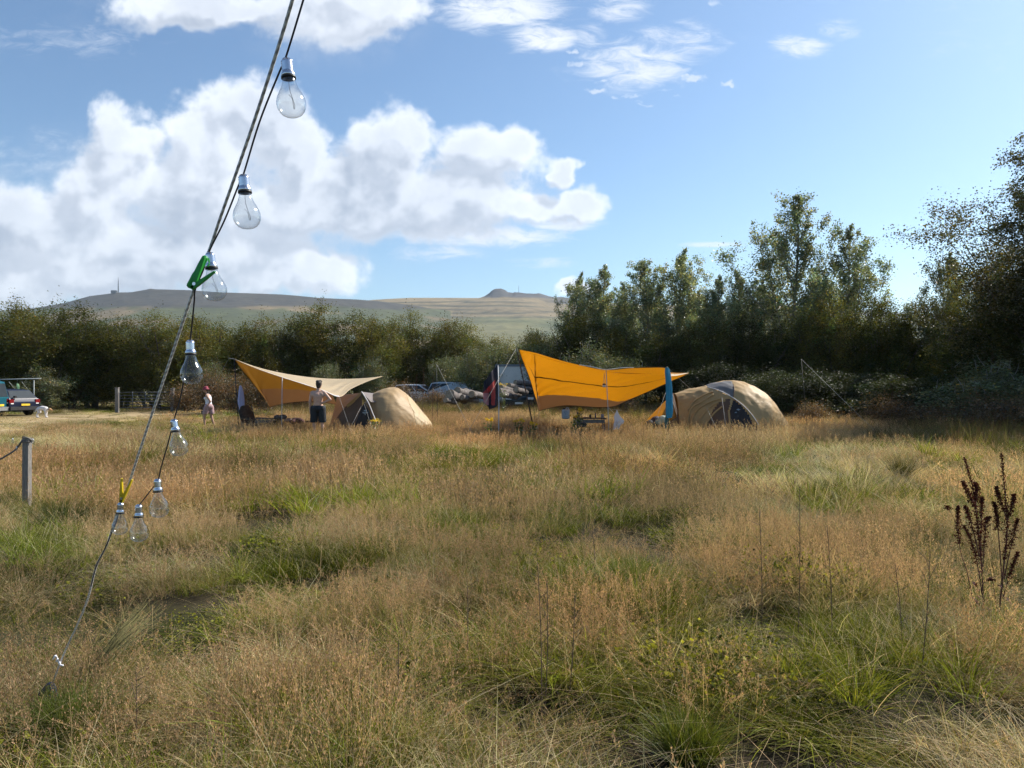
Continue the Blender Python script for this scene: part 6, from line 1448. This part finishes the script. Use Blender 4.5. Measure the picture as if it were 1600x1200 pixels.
# thin dry stalks in the near meadow
ST = pmat('stalk_dry_brown', (.12, .08, .05), .85, .3, 20)
for k, (x, yt, yb, D, dx, lb) in enumerate([(846, 878, 1150, 3.6, -6, 'long thin dark stalk in the middle of the near grass'), (851, 905, 1140, 3.7, 4, 'second long stalk close beside the middle one'), (930, 815, 870, 5.6, -5, 'short dark reddish stalk rising over the green patch'), (1246, 760, 960, 4.6, 3, 'thin stalk in the near right meadow'), (1437, 860, 1060, 3.9, 16, 'leaning forked stalk left of the docks'), (1410, 880, 980, 4.2, -12, 'short leaning stalk in front of the docks'), (615, 1000, 1190, 3.3, 8, 'thin stalk low in the middle of the picture'), (728, 905, 1010, 4.2, 2, 'thin upright stalk above the middle of the near meadow'), (1300, 820, 1000, 4.4, -8, 'thin branching stalk right of the middle'), (888, 930, 1100, 3.8, 10, 'leaning stalk right of the long middle stalks'), (210, 1040, 1200, 3.2, 3, 'thin stalk near the ground anchor'), (1190, 790, 960, 4.8, -4, 'fine stalk among the pinkish grass at the right')]):
    b = P(x, yb, D); b.z = G(b.x, D); t = thing('dry_stalk', lb, 'stalk', b, group='thin dry stalks in the near meadow'); tp_ = P(x + dx, yt, D) - b; m = MB(); Q = spline([Vector((0, 0, -.02)), tp_ * .5 + Vector((.008, 0, 0)), tp_], 8); m.tube(Q, [.0034 * (1 - .6 * i / len(Q)) for i in range(len(Q))], 5)
    rs = np.random.RandomState(k)
    for j in range(9):
        i = 6 + j % (len(Q) - 7); d = Vector((rs.normal(), rs.normal(), 1.2)).normalized() * rs.uniform(.04, .10); m.tube([Q[i], Q[i] + d], .0014, 4)
    m.build('stem', ST, t)
# rush tussocks
RUSH = leafmat('rush_blades', (1, 1, 1), .3, .05, .6, tint=False, var=.1)
def rush(px, py, D, wpx, h, label, seed, col=(.075, .085, .028), n=900, nm='rush_tussock'):
    rs = np.random.RandomState(seed); r = wpx / 2 / F * D; X0 = (px - 800) / F * D
    v1, f1, c1 = blades(rs, n, r * .55, h * .55, h, .0045 if D < 8 else .007, .42, .35, 4, col, .35)
    v2, f2, c2 = blades(rs, n // 6, r * .6, h * .3, h * .6, .0045 if D < 8 else .008, .7, .8, 4, STRAW, .3); v, f, c_ = join((v1, f1, c1), (v2, f2, c2))
    o = mk(nm, v, f, RUSH, None, col=c_); o.location = (X0, D, G(X0, D) - .03); return tag(o, label, 'tussock', 'rush tussocks in the meadow')
for k, (px, py, D, w_, h, lb, col) in enumerate([(572, 750, 12.8, 104, .62, 'large olive rush tussock below the left tent', (.13, .125, .04)), (97, 835, 8.0, 76, .52, 'dark rush tussock left of the lowest bulbs', (.06, .07, .022)), (1408, 757, 12.3, 24, .52, 'small upright rush tussock in the straw grass at the right', (.09, .085, .03)), (18, 800, 9.6, 60, .45, 'dark green tussock at the foot of the wooden post', (.06, .085, .022)), (978, 945, 5.6, 100, .36, 'bright green grass tussock in the near meadow', (.13, .155, .03)),
        (700, 730, 14.8, 110, .40, 'low dark green tussock in the middle of the field', (.075, .095, .03)), (1185, 760, 12.5, 60, .34, 'green tussock in the field right of the middle', (.10, .13, .035)), (1025, 742, 13.6, 44, .30, 'small bright green tussock in the middle of the field', (.14, .17, .035)), (1340, 725, 15.8, 60, .40, 'dark olive tussock in the field at the right', (.09, .10, .035)), (1300, 790, 10.6, 90, .28, 'low dark tussock along the trodden line at the right', (.08, .095, .03)), (1075, 1175, 3.3, 120, .30, 'green grass tussock at the lower edge of the picture', (.125, .145, .026)), (450, 700, 19, 120, .45, 'olive tussock in front of the left camp chair', (.10, .11, .035)), (860, 700, 17.5, 80, .42, 'olive tussock in the field below the right tarp', (.10, .11, .035)), (100, 1130, 3.4, 130, .32, 'grassy tussock beside the ground anchor', (.12, .15, .035)), (290, 815, 8.2, 60, .3, 'small dark tussock right of the lowest bulbs', (.07, .085, .025))]):
    rush(px, py, D, w_, h, lb, 60 + k, col, 1300 if w_ > 80 else 700)
# flattened rush bundle beside the rope
rs = np.random.RandomState(9); m = MB(); b = P(118, 1050, 3.85); b.z = G(b.x, b.y) + .06
for k in range(46):
    e = P(230 + rs.normal() * 16, 945 + rs.normal() * 16 + k * .4, 4.3 + rs.normal() * .1); s_ = Vector((rs.normal() * .02, rs.normal() * .03, rs.normal() * .012)); m.tube([s_, (e - b) * .5 + s_ + Vector((0, 0, .03)), e - b + Vector((0, 0, rs.normal() * .01))], [.0026, .0022, .0008], 4)
o = m.build('rush_bundle', pmat('rush_olive', (.10, .09, .03), .9, .4, 9), None, True); o.location = b; tag(o, 'bundle of long rush stems leaning to the right beside the rope', 'rushes')
# ragwort
RY = leafmat('ragwort_flower', (.72, .50, .02), .3, .1, .6); RG = leafmat('ragwort_leaf', (.12, .16, .045), .35, .2)
def ragwort(px, py, D, h, label, seed, n=5, spread=.2):
    rs = np.random.RandomState(seed); X0 = (px - 800) / F * D; zt = CH - (py - HZ) / F * D; g = G(X0, D); h = zt - g; t = thing('ragwort_plant', label, 'ragwort', (X0, D, g), group='yellow ragwort plants'); m = MB(); Cc = []; Lc = []
    for k in range(n):
        a = rs.rand() * 6.28; e = Vector((math.cos(a) * spread * rs.rand() ** .5, math.sin(a) * spread * rs.rand() ** .5, h * rs.uniform(.9, 1.0))); m.tube([(0, 0, 0), e * .6, e], [.006, .005, .003], 5)
        for j in range(46): Cc.append(e + Vector((rs.normal() * spread * .28, rs.normal() * spread * .28, rs.normal() * .018)))
        for j in range(14): f = rs.uniform(.3, .9); Lc.append(e * f + Vector((rs.normal() * .05, rs.normal() * .05, 0)))
    m.build('stem', pmat('ragwort_stem', (.12, .13, .05), .8), t)
    for nm, cc, mt, sz in (('flower_heads', Cc, RY, .028), ('leaves', Lc, RG, .06)):
        c = np.array([tuple(v) for v in cc]); a = rdir(rs, len(c)); 
        if nm == 'flower_heads': a[:, 2] *= .3
        b2 = orth(rs, a); s = sz * rs.uniform(.7, 1.3, (len(c), 1)); V, Fq = cards(c, a * s * .5, b2 * s * .45); lv = rs.uniform(.75, 1.2, len(c)); mk(nm, V, Fq, mt, t, col=np.repeat(np.stack([lv] * 3, -1), 4, 0))
for k, (x, y, D, lb, sp) in enumerate([(905, 637.5, 21.0, 'yellow ragwort behind the left end of the camp table', .11), (897, 647.5, 20.6, 'yellow ragwort just right of the water canister', .12), (765, 652, 20.0, 'yellow ragwort below the flag', .10), (786, 599, 33, 'yellow ragwort right of the flag pole', .18), (588, 655, 22.0, 'yellow ragwort at the foot of the left dome tent', .20), (832, 660, 20.4, 'faded ragwort at the foot of the black pole', .14), (812, 655, 20.6, 'faded ragwort left of the black pole', .13)]): ragwort(x, y, D, .9, lb, 90 + k, spread=sp)
EXCL += [(tuple(orgR)[0] + .0, 24.0, 1.6), (orgR.x + 1.2, 24., 1.2), (orgR.x - 1.2, 24, 1.0), (orgL.x, 24.6, 1.3), (orgL.x + .6, 24.6, .9), (orgL.x - .9, 24.2, .8), (-27, 40, 2.2), (-27.5, 42, 2.0), (-30, 40, 2.5)]

build_grass()
